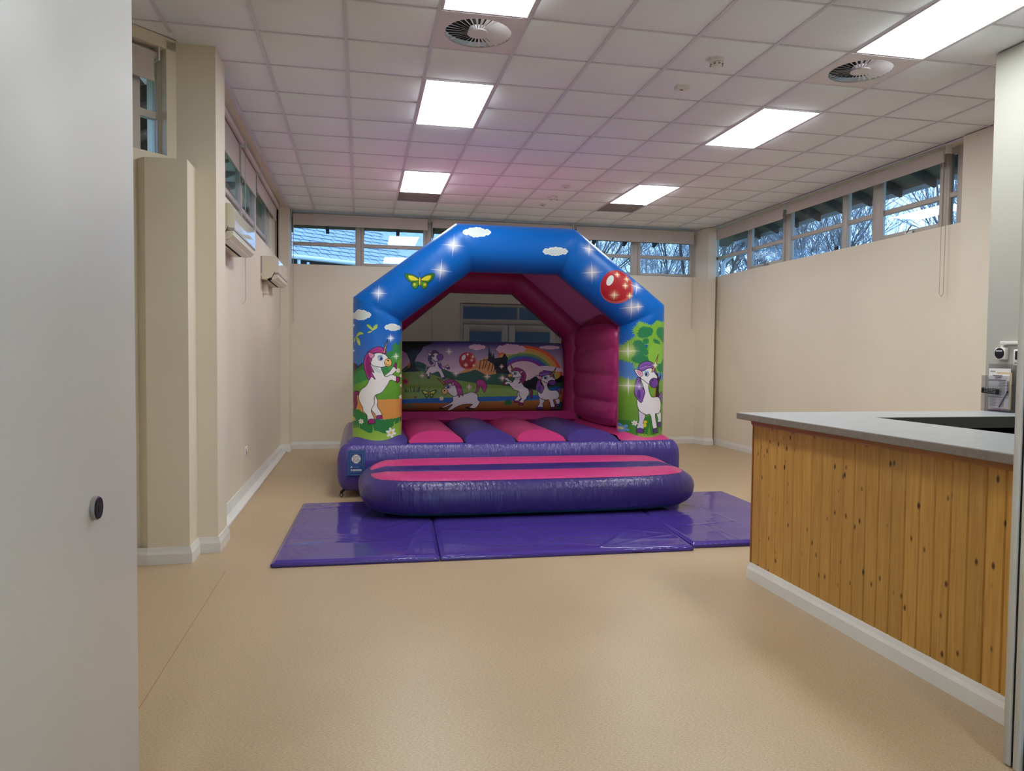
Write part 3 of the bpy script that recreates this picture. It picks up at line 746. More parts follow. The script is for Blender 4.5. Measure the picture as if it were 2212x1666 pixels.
adopt(lh, box('back_sheet', 4.516, 4.519, 4.365, 4.60, ZW, ZW+.345, M['acrylic']), box('pocket_front', 4.472, 4.475, 4.375, 4.615, ZW+.004, ZW+.26, M['acrylic']), box('pocket_base', 4.472, 4.517, 4.37, 4.615, ZW, ZW+.005, M['acrylic']),
      box('pocket_side', 4.475, 4.516, 4.612, 4.615, ZW+.005, ZW+.26, M['acrylic']), box('pocket_side', 4.475, 4.516, 4.368, 4.371, ZW+.005, ZW+.20, M['acrylic']))
tag(lh, 'clear acrylic leaflet holder standing on the worktop against the wall', 'leaflet holder')
pp = empty('paper_sheet', (4.50, 4.47, ZW+.01)); pz = ZW+.012
adopt(pp, box('page', 4.506, 4.5075, 4.40, 4.585, pz, pz+.30, M['paper']))
adopt(pp, box('heading', 4.5052, 4.506, 4.53, 4.572, pz+.275, pz+.283, M['inkgrey']))
tag(pp, 'plain white sheet at the back of the leaflet holder', 'paper')
mc = empty('price_list', (4.49, 4.47, ZW+.03))
adopt(mc, box('card_page', 4.489, 4.491, 4.392, 4.568, ZW+.025, ZW+.272, M['paper']), box('folder_card', 4.4915, 4.496, 4.378, 4.50, ZW+.022, ZW+.285, M['manila']))
adopt(mc, MB().loft([[(x, 4.56-.02, ZW+.272), (x, 4.575, ZW+.255), (x, 4.555, ZW+.232), (x, 4.43, ZW+.232), (x, 4.405, ZW+.255), (x, 4.425, ZW+.272)] for x in (4.4876, 4.489)]).build('title_flap', M['paper']))
def ink(y0, y1, z, h=.003, m='inkgrey'): adopt(mc, box('printed_line', 4.4866, 4.4878 if z > ZW+.23 else 4.4892, y0, y1, z, z+h, M[m]))
ink(4.45, 4.53, ZW+.256, .006, 'ink'); ink(4.46, 4.51, ZW+.245, .005, 'ink'); ink(4.455, 4.515, ZW+.237, .003)
ink(4.42, 4.565, ZW+.228, .002, 'ink'); ink(4.40, 4.565, ZW+.105, .002, 'ink')
rr = random.Random(4)
for k in range(9):
    z = ZW+.215-.0115*k
    adopt(mc, box('price_mark', 4.4866, 4.4892, 4.394, 4.412, z, z+.004, M['ink'])); ink(4.425, 4.47+rr.random()*.03, z+.001, .0025)
for k in range(5):
    ink(4.50, 4.55, ZW+.09-.012*k, .002); ink(4.43, 4.47, ZW+.09-.012*k, .002)
tag(mc, 'printed price list with a manila card folder in the leaflet holder', 'price list')
rc = empty('remote_control', (4.44, 4.53, ZW+.15))
ob = box('remote_body', 4.456, 4.471, 4.455, 4.60, ZW+.128, ZW+.172, M['black'], None, .006); adopt(rc, ob)
for i in range(7):
    for j in range(3): adopt(rc, box('button', 4.4542, 4.4565, 4.475+.0145*i, 4.482+.0145*i, ZW+.137+.011*j, ZW+.142+.011*j, M['inkgrey']))
rc.rotation_euler = (0.06, 0, 0)
tag(rc, 'black remote control clipped across the front of the leaflet holder', 'remote control')
pn = empty('pen', (4.47, 4.44, ZW+.05))
adopt(pn, MB().tube([(4.484, 4.468, ZW+.03), (4.484, 4.462, ZW+.045)], [.0015, .004], 8).build('pen_tip', M['black']), MB().tube([(4.484, 4.462, ZW+.045), (4.484, 4.405, ZW+.14)], .004, 8).build('pen_barrel', M['inkgrey']), MB().tube([(4.484, 4.405, ZW+.14), (4.484, 4.398, ZW+.152)], .0045, 8).build('pen_cap', M['black']))
tag(pn, 'grey pen leaning inside the leaflet holder', 'pen')

# ------------------------------------------------------------------ printed artwork (flat print on the castle's vinyl)
def proj_px(X, Y, Z):
    dx, dy, dz = X, Y, Z-CAM_H
    c = CF[0]*dx+CF[1]*dy+CF[2]*dz
    return 1106+F_PX*(CR[0]*dx+CR[1]*dy+CR[2]*dz)/c, 833-F_PX*(CU[0]*dx+CU[1]*dy+CU[2]*dz)/c

class Art:
    def __init__(self, u, v, base):
        self.u, self.v = u, v; self.c = np.tile(np.array(lin(base)), (len(u), 1)); self.to(0, 0, 1)
    def to(self, ox, oy, kx, ky=None): self.ox, self.oy, self.kx, self.ky = ox, oy, kx, (ky if ky is not None else kx)
    def T(self, pts): p = np.array(pts, float); return np.stack([self.ox+self.kx*p[:, 0], self.oy+self.ky*p[:, 1]], 1)
    def near(self, x0, x1, y0, y1): return np.nonzero((self.u >= x0) & (self.u <= x1) & (self.v >= y0) & (self.v <= y1))[0]
    def mix(self, idx, col, a=1.0):
        c = np.array(lin(col)); a = np.broadcast_to(a, (len(idx),))[:, None]; self.c[idx] = self.c[idx]*(1-a)+c*a
    @staticmethod
    def spline(p, n=6):
        q = []; N = len(p)
        for i in range(N):
            p0, p1, p2, p3 = p[i-1], p[i], p[(i+1) % N], p[(i+2) % N]
            for k in range(n):
                t = k/n; q.append(0.5*((2*p1)+(-p0+p2)*t+(2*p0-5*p1+4*p2-p3)*t*t+(-p0+3*p1-3*p2+p3)*t**3))
        return np.array(q)
    def poly(self, pts, col, smooth=True, line=None, lw=0.55, col2=None):
        p = self.T(pts)
        if smooth: p = self.spline(p)
        idx = self.near(p[:, 0].min()-2, p[:, 0].max()+2, p[:, 1].min()-2, p[:, 1].max()+2)
        if len(idx) == 0: return
        x, y = self.u[idx], self.v[idx]; ins = np.zeros(len(idx), bool); dist = np.full(len(idx), 9.0)
        for i in range(len(p)):
            a, b = p[i-1], p[i]
            if a[1] != b[1]:
                c = (a[1] > y) != (b[1] > y); ins ^= c & (x < (b[0]-a[0])*(y-a[1])/(b[1]-a[1])+a[0])
            if line is not None:
                d = b-a; L2 = d@d+1e-9; t = np.clip(((x-a[0])*d[0]+(y-a[1])*d[1])/L2, 0, 1)
                dist = np.minimum(dist, np.hypot(x-a[0]-t*d[0], y-a[1]-t*d[1]))
        self.mix(idx[ins], col)
        if col2 is not None and ins.any():
            yy = y[ins]; t = (yy-yy.min())/max(1e-6, yy.max()-yy.min()); self.mix(idx[ins], col2, t)
        if line is not None:
            a = np.clip((lw+0.35-dist)/0.5, 0, 1); k = a > 0; self.mix(idx[k], line, a[k])
    def stroke(self, pts, col, w=0.6):
        p = self.T(pts); idx = self.near(p[:, 0].min()-3, p[:, 0].max()+3, p[:, 1].min()-3, p[:, 1].max()+3); x, y = self.u[idx], self.v[idx]; dist = np.full(len(idx), 9.0)
        for a, b in zip(p[:-1], p[1:]):
            d = b-a; L2 = d@d+1e-9; t = np.clip(((x-a[0])*d[0]+(y-a[1])*d[1])/L2, 0, 1); dist = np.minimum(dist, np.hypot(x-a[0]-t*d[0], y-a[1]-t*d[1]))
        a = np.clip((w+0.35-dist)/0.5, 0, 1); k = a > 0; self.mix(idx[k], col, a[k])
    def ell(self, cx, cy, rx, ry, col, rot=0.0, line=None, lw=0.5):
        a = np.linspace(0, 2*PI, 28, endpoint=False); c, s = math.cos(rot), math.sin(rot)
        self.poly(np.stack([cx+rx*np.cos(a)*c-ry*np.sin(a)*s, cy+rx*np.cos(a)*s+ry*np.sin(a)*c], 1), col, False, line, lw)
    def star(self, cx, cy, ln, col='FFFFFF', glow='E8ECF4', gr=0.5, rot=-0.05, th=0.9):
        p = self.T([(cx, cy)])[0]; L = ln*abs(self.kx)
        idx = self.near(p[0]-L, p[0]+L, p[1]-L, p[1]+L); x, y = self.u[idx]-p[0], self.v[idx]-p[1]
        self.mix(idx, glow, 0.85*np.exp(-((x*x+y*y)/(gr*L*.85)**2)))
        c, s = math.cos(rot), math.sin(rot); X, Y = c*x+s*y, -s*x+c*y
        for P, Q in ((X, Y), (Y, X)):
            w = th*np.clip(1-np.abs(P)/L, 0, 1); a = np.clip((w-np.abs(Q))/0.4+0.6, 0, 1)*(np.abs(P) < L); self.mix(idx, col, a*np.clip(1.35-np.abs(P)/L, 0, 1))
    def cloud(self, cx, cy, w, h, col='DCE4DE', edge='F6FAF4'):
        rnd = random.Random(int(cx*7+cy)); n = 16; lob = []
        for k in range(n):
            a = 2*PI*k/n; lob.append((cx+w*.40*math.cos(a)*(1 if abs(math.sin(a)) < .5 else .75), cy+h*.30*math.sin(a), w*.075+rnd.random()*w*.03))
        lob += [(cx-w*.46, cy+h*.02, w*.05), (cx+w*.46, cy, w*.05), (cx-w*.1, cy-h*.22, w*.16), (cx+w*.12, cy-h*.1, w*.16)]
        for c, e in ((edge, 0.0), (col, -0.03)):
            for x, y, r in lob: self.ell(x, y, max(r+e*w, .01), max(min(r, h*.30)+e*w*.8, .01), c)
            self.ell(cx, cy, w*.40+e*w, h*.30+e*w*.5, c)
    def flower(self, cx, cy, r, col='F2F2EC', mid='E8C840', n=6):
        for k in range(n):
            a = 2*PI*k/n+.3; self.ell(cx+r*.58*math.cos(a), cy+r*.58*math.sin(a), r*.45, r*.26, col, a)
        self.ell(cx, cy, r*.28, r*.28, mid)
    def blades(self, x0, x1, y, h, col, n, seed=1):
        rnd = random.Random(seed)
        for k in range(n):
            x = x0+(x1-x0)*rnd.random(); dx = (rnd.random()-.5)*h*.5; hh = h*(.5+rnd.random()*.6); w = h*.09
            self.poly([(x-w, y), (x+dx*.4-w*.5, y-hh*.5), (x+dx, y-hh), (x+dx*.4+w*.6, y-hh*.5), (x+w, y)], col, False)
    def jag(self, pts, col, amp, step, seed=1):
        rnd = random.Random(seed); p = np.array(pts, float); q = []
        cen = p.mean(0); sp = self.spline(p, 8); acc = 0; out = True
        for i in range(len(sp)):
            d = sp[(i+1) % len(sp)]-sp[i]; L = np.hypot(*d); m = max(1, int(L/step))
            for k in range(m):
                b = sp[i]+d*k/m; nr = np.array([d[1], -d[0]])/(L+1e-6); out = not out
                q.append(b+nr*(amp if out else -amp*.5)*(.4+rnd.random()*.8))
        self.poly(q, col, False)

LINE = '2A1A22'
def unicorn_rearing(A, mane='B83C8C', maned='8C2468', hoof='A0286E', muz='F0C070', wh='EEEAE4'):
    A.poly([(200,1035),(150,1028),(130,1080),(135,1170),(145,1255),(175,1180),(170,1085),(195,1060)], maned, True, LINE)
    A.poly([(385,1075),(415,1130),(415,1200),(450,1260),(470,1312),(402,1330),(385,1290),(345,1240),(370,1170)], wh, True, LINE)
    A.poly([(500,845),(560,790),(605,735),(650,765),(600,820),(560,855)], wh, True, LINE)
    A.poly([(340,700),(330,800),(315,890),(285,955),(220,1010),(195,1070),(200,1140),(240,1220),(245,1260),(290,1310),(305,1390),(385,1390),(372,1330),(342,1250),(378,1170),(385,1078),(470,1035),(540,940),(572,892),(645,912),(648,856),(585,828),(510,850),(470,780),(440,720)], wh, True, LINE)
    for h in ([(612,722),(632,685),(650,705),(640,760)], [(642,857),(680,857),(682,905),(655,930),(640,912)], [(310,1360),(345,1350),(385,1357),(390,1402),(308,1415)], [(405,1312),(465,1305),(476,1346),(404,1352)]):
        A.poly(h, hoof, False, LINE)
    A.poly([(340,700),(420,745),(460,790),(440,810),(370,770)], 'CFD2CC')
    A.poly([(338,600),(420,570),(505,588),(550,650),(520,722),(450,738),(350,712),(332,650)], wh, True, LINE)
    A.ell(543, 685, 45, 48, muz, 0, LINE); A.ell(543, 661, 12, 9, LINE, .4); A.stroke([(512,690),(530,712),(556,712)], LINE, .4)
    A.poly([(262,635),(300,565),(370,512),(450,498),(520,555),(500,582),(420,565),(345,585),(350,650),(330,705),(375,800),(342,790),(390,882),(345,850),(315,890),(272,800),(255,720)], mane, True, LINE)
    A.poly([(300,600),(330,700),(345,800),(320,860),(285,780),(275,690)], maned); A.stroke([(330,560),(400,530),(470,540)], maned, .6)
    A.poly([(308,560),(378,590),(358,628),(325,628)], 'E08CB4', True, LINE)
    A.ell(445, 612, 32, 18, '8CBCD8', -.2); A.ell(450, 636, 27, 23, 'F4F8FA', 0, LINE); A.ell(456, 638, 17, 19, '2A6AB0'); A.ell(459, 640, 8, 10, '10182A')
    A.poly([(480,582),(500,500),(538,405),(520,500),(505,568)], 'E8A860', False, LINE); A.stroke([(490,540),(513,530)], LINE, .3); A.stroke([(503,495),(522,485)], LINE, .3)
def unicorn_standing(A, mane='8A5CB0', maned='603A8A', hoof='6A3A90', wh='F2F0EC'):
    A.poly([(600,1095),(625,1040),(660,1030),(672,1120),(665,1195),(640,1125)], mane, True, LINE)
    A.poly([(560,1300),(590,1380),(585,1430),(640,1432),(642,1300)], wh, True, LINE)
    A.poly([(330,1250),(330,1400),(305,1510),(388,1515),(385,1420),(410,1330)], 'D8D4DE', True, LINE)
    A.poly([(360,760),(352,850),(385,960),(398,1030),(360,1110),(315,1110),(310,1200),(340,1275),(420,1325),(475,1330),(515,1510),(572,1500),(545,1325),(600,1310),(638,1240),(630,1150),(590,1092),(500,1090),(468,1040),(450,960),(455,915),(420,800)], wh, True, LINE)
    for h in ([(305,1512),(345,1502),(388,1515),(385,1568),(300,1565)], [(513,1512),(570,1500),(578,1562),(520,1572)], [(585,1425),(640,1425),(642,1490),(580,1480)]): A.poly(h, hoof, False, LINE)
    A.poly([(350,775),(400,730),(480,705),(540,775),(575,840),(490,900),(455,920),(400,880),(352,840)], wh, True, LINE)
    A.ell(527, 905, 64, 64, '7A4AA4', 0, LINE); A.ell(505, 870, 12, 8, LINE, .5); A.stroke([(478,885),(480,915),(500,938)], LINE, .4)
    A.poly([(328,705),(345,655),(430,618),(520,655),(560,785),(530,765),(500,715),(440,715),(380,748),(335,735)], mane, True, LINE); A.stroke([(360,690),(420,660),(500,680)], maned, .6); A.stroke([(350,715),(420,690),(470,690)], 'B490D0', .5)
    A.poly([(308,850),(342,838),(352,930),(402,1010),(392,1080),(358,1165),(318,1120),(283,1060),(283,960)], mane, True, LINE); A.poly([(330,980),(350,1040),(345,1120),(310,1070)], maned)
    A.poly([(283,730),(350,745),(380,790),(345,828),(312,805)], wh, True, LINE); A.poly([(300,742),(350,755),(370,790),(340,815)], 'E494B4')
    A.ell(425, 765, 35, 25, '9CCCD8', .4); A.ell(430, 792, 26, 24, 'F4F8FA', .3, LINE); A.ell(424, 792, 16, 19, '234C86'); A.ell(422, 794, 8, 10, '101828')
    A.poly([(490,765),(540,640),(592,528),(560,660),(520,755)], 'E8B060', False, LINE); A.stroke([(505,720),(538,705)], LINE, .3); A.stroke([(530,660),(558,645)], LINE, .3)
def butterfly(A, cx, cy, s):
    for m in (-1, 1):
        A.poly([(cx, cy), (cx+m*.45*s, cy-.35*s), (cx+m*1.0*s, cy-.42*s), (cx+m*.85*s, cy-.0*s), (cx+m*.45*s, cy+.22*s)], '3E7A28', True, '143010')
        A.poly([(cx+m*.1*s, cy), (cx+m*.45*s, cy-.25*s), (cx+m*.78*s, cy-.28*s), (cx+m*.6*s, cy+.02*s)], 'E2D230')
        A.poly([(cx, cy+.1*s), (cx+m*.45*s, cy+.15*s), (cx+m*.55*s, cy+.42*s), (cx+m*.28*s, cy+.62*s), (cx+m*.1*s, cy+.4*s)], '4C8E2C', True, '143010')
        A.ell(cx+m*.35*s, cy+.32*s, .1*s, .1*s, 'D8C838')
        A.stroke([(cx, cy-.3*s), (cx+m*.08*s, cy-.55*s)], '1A2A50', .4)
    A.ell(cx, cy+.1*s, .07*s, .32*s, 'E8D458', 0, '3A3010')
def ball(A, cx, cy, r, red='B4202C'):
    A.ell(cx, cy, r, r, 'CC5A54'); A.ell(cx-.06*r, cy-.06*r, .93*r, .93*r, red); A.ell(cx-.44*r, cy-.36*r, .17*r, .31*r, 'DCE8DE', .45, 'F4F0E4')
    for x, y, l in ((.02, -.72, .22), (.62, -.45, .25), (.48, -.05, .25), (-.18, .5, .34), (.72, .55, .25)): A.star(cx+x*r, cy+y*r, l*r, 'FFF4E0', 'F8C890', .6, 0, .8)

BLUE = '0066C0'
YA = 7.95     # plane in which the front print is laid out
def paint_front(X, Z, back):
    u, v = proj_px(X, np.full_like(X, YA), Z)
    A = Art(u, v, BLUE)
    side_l = u < 1000
    # ---- left leg
    A.to(740, 660, .18018)
    idx = A.near(700, 880, 690, 960); t = np.clip((A.v[idx]-700)/90, 0, 1); A.mix(idx, '4A78C0', t*.85*(A.v[idx] > 700))
    A.jag([(60,720),(140,690),(190,720),(240,690),(260,760),(150,830),(60,840)], '2A2848', 8, 14, 3)
    A.poly([(60,860),(190,745),(270,680),(330,640),(400,700),(340,930),(60,980)], '2E6E3C'); A.poly([(130,880),(180,790),(230,770),(290,800),(310,900),(120,960)], '3C8A48')
    A.poly([(480,700),(530,570),(590,540),(592,490),(630,448),(665,475),(690,430),(760,400),(760,760),(500,830)], '3A8A48', True); A.poly([(560,640),(620,590),(700,560),(760,540),(760,760),(560,780)], '4E9E48')
    A.poly([(60,990),(320,880),(480,830),(600,760),(760,610),(760,1160),(560,1125),(430,1120),(60,1050)], '74B23C', True, None, .5, '5C9A34')
    A.poly([(60,1045),(200,1085),(430,1120),(600,1120),(760,1145),(760,1380),(560,1365),(60,1290)], 'D8964C')
    A.jag([(60,1290),(180,1245),(230,1270),(300,1310),(420,1360),(600,1352),(760,1360),(760,1650),(60,1650)], '2E8040', 5, 16, 8)
    A.poly([(60,1510),(200,1470),(320,1518),(400,1490),(520,1525),(600,1440),(680,1400),(760,1400),(760,1680),(60,1680)], '86BC40', True, None, .5, 'A4CC50')
    A.blades(120, 200, 1500, 90, '8CC044', 6, 5); A.blades(600, 715, 1470, 110, '8CC044', 9, 6); A.blades(360, 400, 1510, 100, '8CC044', 3, 7)
    unicorn_rearing(A)
    A.cloud(220, 118, 240, 135); A.cloud(600, 265, 200, 85)
    for pts in ([(365,305),(300,262),(293,228),(335,250)], [(362,300),(372,255),(412,230),(410,275)], [(362,302),(330,330),(295,328),(325,312)], [(165,375),(185,330),(220,320),(252,345),(210,352)], [(165,370),(205,420),(208,482),(175,440)], [(160,375),(150,420),(132,440),(140,395)]):
        A.poly(pts, '9CC83C', True, None, .5, 'D6DC58')
    for x, y, l in ((130,235,28),(113,360,32),(130,540,25)): A.star(x, y, l, 'F0F4FF', 'A8C4F0')
    A.star(575, 395, 62); A.star(640, 610, 58, 'F4FFF0', 'D8F0B8')
    for x, y, r in ((222,1385,32),(578,1517,62),(668,780,30),(703,845,22),(708,960,22),(703,1100,26)): A.flower(x, y, r)
    A.flower(130, 1365, 28, 'E8E04C', 'C8A828')
    # ---- right leg
    A.to(1320, 680, .16209)
    idx = A.near(1320, 1450, 690, 960); t = np.clip((A.v[idx]-705)/120, 0, 1); A.mix(idx, '6E9CD4', t*.8)
    A.poly([(40,870),(700,870),(700,1700),(40,1700)], '82B43C', False, None, .5, '5A9434'); A.blades(80, 300, 880, 60, '82B43C', 26, 2)
    A.jag([(330,95),(420,130),(500,150),(560,85),(640,110),(720,130),(720,720),(600,765),(540,750),(470,660),(330,660),(295,735),(270,640),(170,600),(150,470),(220,350),(290,300),(270,200),(320,150)], '86BE40', 24, 17, 11)
    for i, pts in enumerate(([(350,180),(440,170),(510,200),(490,270),(400,310),(320,290)], [(580,190),(640,170),(720,200),(720,380),(620,320),(560,260)], [(270,380),(340,340),(400,400),(440,430),(380,560),(330,640),(250,600),(300,500)], [(380,330),(440,320),(450,380),(390,390)], [(510,330),(590,350),(620,390),(560,400)], [(400,480),(440,470),(440,540),(400,530)], [(560,640),(660,600),(720,620),(720,740),(600,750)], [(350,570),(440,560),(470,640),(330,650)])):
        A.jag(pts, '2E8450', 14, 16, 20+i)
    A.jag([(470,440),(540,390),(620,410),(660,520),(640,640),(520,640),(450,590)], '92C848', 9, 16, 31); A.ell(425, 415, 20, 16, '1E68B8')
    A.poly([(545,765),(580,780),(600,840),(630,800),(625,760),(640,775),(640,830),(605,900),(600,1010),(625,1100),(548,1100),(556,960),(570,900)], '2E2226', False); A.poly([(540,960),(552,960),(550,1090),(532,1090)], 'C87A34', False)
    A.poly([(60,1480),(200,1400),(300,1430),(500,1320),(600,1380),(700,1300),(700,1700),(60,1700)], '3E8638', True); A.poly([(60,1600),(300,1560),(500,1590),(700,1560),(700,1700),(60,1700)], '96BE44')
    A.blades(90, 330, 1600, 190, '4E9438', 14, 9); A.blades(390, 640, 1600, 130, '6EAC3C', 12, 10)
    unicorn_standing(A)
    A.star(220, 485, 135, 'FBFFF2', 'E8ECA8', .55, 0, 1.1); A.star(220, 945, 145, 'FBFFF2', 'D8E8A0', .5, 0, 1.1); A.star(545, 670, 58, 'FFFFF4', 'F0F0C0', .5, 0); A.star(335, 950, 55, 'F4E8FF', 'C8B0E0', .7, 0, .5)
    A.flower(160, 1517, 68, '6AA4DC', 'E0D890'); A.flower(283, 1437, 36); A.ell(410, 1418, 24, 20, 'E8D030'); A.ell(402, 1462, 22, 26, 'E8D030')
    # ---- arch
    A.to(0, 0, 1)
    A.cloud(1028, 504, 60, 21); A.cloud(1194.5, 546, 53, 16)
    A.star(977, 533, 27, rot=.1); A.star(950, 586.5, 26, rot=.1); A.star(817.5, 635, 21, rot=.06)
    for x, y, l, r in ((1268,540,19,.15),(1272.5,591,25,-.06),(1357,666,26,-.05),(1371,664,14,-.05)): A.star(x, y, l, 'F6F4F0', 'D8D4D4', .55, r)
    butterfly(A, 905, 607, 31)
    ball(A, 1327, 621, 36); A.star(1371, 621, 21, 'F6F4F0', 'C8D4EC', .5, .3)
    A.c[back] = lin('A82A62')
    return A.c

def paint_back(X, Z):
    u, v = proj_px(X, np.full_like(X, 9.87), Z)
    A = Art(u, v, 'C8B0C4'); A.to(860, 730, .16727)
    h = (A.v-730)/.16727
    t = np.clip((h-40)/380, 0, 1)[:, None]; A.c = np.array(lin('2E3E80'))*(1-t)+np.array(lin('E4C8D2'))*t
    # rainbow
    x, y = (A.u-860)/.16727-1620, h-560; r = np.hypot(x/520, y/460)
    for k, c in enumerate(('E86A3C','E8A850','C8C060','6CA468','3E64B4','8A3CA0')):
        r1 = 1.0-.072*k; a = np.nonzero((r < r1) & (r > r1-.074) & (h < 560) & (x > -330))[0]; A.mix(a, c)
    A.mix(np.nonzero((r <= .565) & (h < 600) & (x > -200))[0], 'F4DCD8', .8)
    A.poly([(1700,390),(1840,365),(1990,370),(2150,410),(2150,440),(1900,420)], 'F0E0E4', True)
    A.cloud(1020, 120, 215, 66, 'E8C8CC', 'F4DCDC'); A.cloud(1460, 145, 370, 120, 'E8C8CC', 'F4DCDC'); A.cloud(1960, 125, 255, 42, 'E8C8CC', 'F4DCDC')
    A.poly([(800,470),(900,390),(1000,320),(1060,290),(1210,250),(1285,460),(1180,500)], 'DC9A5C', True)
    for q in ([(1060,295),(1050,400)], [(1110,300),(1090,400)], [(1150,290),(1120,390)], [(1190,300),(1160,420)], [(1225,330),(1205,430)], [(1255,370),(1235,440)]): A.stroke(q, '1C1420', .7)
    A.poly([(1055,300),(1105,285),(1110,258),(1118,285),(1160,275),(1172,95),(1190,210),(1200,165),(1212,245),(1232,195),(1248,265),(1300,255),(1345,250),(1372,195),(1420,270),(1408,320),(1412,400),(1455,470),(1270,470),(1232,340),(1150,290)], '14121E', False)
    A.poly([(40,430),(200,310),(330,330),(420,400),(580,405),(750,460),(900,440),(1010,415),(1150,480),(1330,455),(1450,480),(1600,560),(1790,530),(2200,560),(2200,720),(1050,660),(40,560)], '2E5C48')
    A.jag([(1560,590),(1700,540),(1780,500),(1960,520),(2060,530),(2110,490),(2200,520),(2200,660),(1700,660)], '14181E', 8, 20, 4)
    A.poly([(1900,660),(2000,600),(2200,570),(2200,700),(1900,720)], '2A5A3C')
    A.poly([(40,440),(300,430),(520,500),(760,545),(1050,590),(1400,620),(1800,680),(2200,660),(2200,800),(40,820)], '7C9A46', True, None, .5, '8AB050')
    A.poly([(40,800),(580,775),(1050,762),(1790,738),(1950,650),(2120,640),(2040,740),(1850,800),(1050,822),(40,858)], '2A66B4', True)
    A.poly([(40,858),(580,840),(1050,826),(1800,800),(2010,720),(2200,690),(2200,1000),(40,1000)], 'D08A44', True, None, .5, '6A3C1E')
    A.poly([(20,30),(420,30),(430,80),(330,110),(290,180),(250,220),(212,310),(230,400),(300,432),(40,445),(130,400),(152,300),(110,200),(20,150)], '16141C', False)
    A.jag([(20,20),(440,20),(420,70),(330,100),(200,100),(110,150),(20,130)], '20301E', 12, 22, 6); A.poly([(130,320),(160,320),(150,390),(125,390)], 'C87838', False)
    A.blades(60, 290, 700, 90, '3C5A2C', 16, 4); A.blades(80, 220, 910, 110, '5C6A48', 9, 5); A.jag([(2050,900),(2110,830),(2180,860),(2200,960),(2050,950)], '2A5A38', 10, 18, 3); A.jag([(1380,820),(1430,800),(1465,830),(1450,865),(1380,860)], '2E6A34', 8, 14, 2)
    A.flower(95, 565, 42, 'B03048', '7A2038'); A.flower(560, 783, 30); A.flower(222, 768, 18, '9A3040', '601828')
    butterfly(A, 400, 715, 95)
    ball(A, 895, 295, 112)
    # lying unicorn
    wh = 'EEE6E4'; mane, maned = 'B83C8C', '8C2468'
    A.poly([(1000,705),(1020,640),(1010,580),(1030,540),(1080,538),(1130,580),(1142,640),(1112,705),(1085,650),(1050,620),(1038,680)], mane, True, LINE)
    A.poly([(700,700),(740,745),(860,725),(950,700),(1022,735),(1030,800),(1055,830),(1000,910),(900,910),(960,860),(850,860),(760,890),(690,935),(640,935),(700,860),(560,920),(540,912),(690,830),(705,790)], wh, True, LINE)
    A.poly([(600,640),(660,590),(730,600),(770,660),(760,745),(700,750),(640,700),(600,680)], wh, True, LINE)
    A.ell(603, 690, 38, 40, 'F0C070', 0, LINE); A.ell(598, 682, 9, 12, LINE); A.ell(650, 630, 24, 22, 'F4F8FA', 0, LINE); A.ell(648, 632, 15, 17, '2A4A90')
    A.poly([(585,610),(610,555),(690,535),(770,580),(815,640),(838,750),(800,720),(788,770),(760,690),(745,630),(690,580),(640,585)], mane, True, LINE); A.poly([(685,600),(720,560),(722,600),(700,615)], 'E08CB4', True, LINE)
    A.poly([(595,610),(540,560),(505,525),(560,545),(610,590)], 'C8783C', False, LINE)
    for q in ([(545,905),(600,900),(590,925),(540,925)], [(870,890),(930,895),(925,912),(866,908)], [(920,905),(990,908),(980,925),(915,922)]): A.poly(q, '3A1E28', False)
    # leaping unicorn
    A.poly([(480,330),(500,290),(540,320),(580,400),(560,410),(600,500),(590,530),(560,520),(520,440),(440,465),(410,450),(405,520),(380,520),(375,470),(345,480),(385,400),(430,365),(470,365)], wh, True, LINE)
    A.poly([(540,330),(590,380),(640,350),(665,390),(650,400),(620,375),(585,410)], wh, True, LINE); A.poly([(505,300),(540,340),(580,400),(560,410),(520,370)], '6A4A94')
    A.poly([(430,230),(480,195),(530,220),(530,290),(470,300),(440,270)], wh, True, LINE); A.ell(540, 250, 42, 42, '7A4AA4', 0, LINE); A.ell(455, 235, 12, 15, '2A3A70')
    A.poly([(420,215),(450,165),(500,170),(520,200),(470,190),(440,230),(425,290),(455,330),(420,340),(390,280),(395,240)], '5A3C84', True, LINE); A.poly([(378,192),(430,205),(420,230),(395,225)], wh, True, LINE)
    for q in ([(565,510),(610,505),(615,535),(570,535)], [(375,495),(410,500),(408,525),(375,520)], [(625,380),(665,372),(672,405),(630,408)]): A.poly(q, '5A2C6E', False)
    A.stroke([(400,370),(360,375),(365,420)], 'A89CB0', 1.0)
    # rearing and standing unicorns
    A.to(860+.16727*1828, 730+.16727*127, -.16727*.70, .16727*.525); unicorn_rearing(A, wh=wh)
    A.to(860+.16727*1542, 730+.16727*100, .16727*.85, .16727*.53); unicorn_standing(A, wh=wh)
    A.to(860, 730, .16727)
    for x, y, l in ((657,178,62),(745,462,60),(1148,500,62),(1345,520,62),(1335,370,40),(918,635,55),(310,490,45)): A.star(x, y, l, 'FFF2E4', 'F0DCC0', .5, 0)
    return A.c

# ------------------------------------------------------------------ bouncy castle
castle = empty('bouncy_castle', (1.65, 9.0, 0))
tag(castle, 'inflated bouncy castle with blue unicorn-printed arch, pink and purple bed', 'bouncy castle')
def K(o): adopt(castle, o); return o

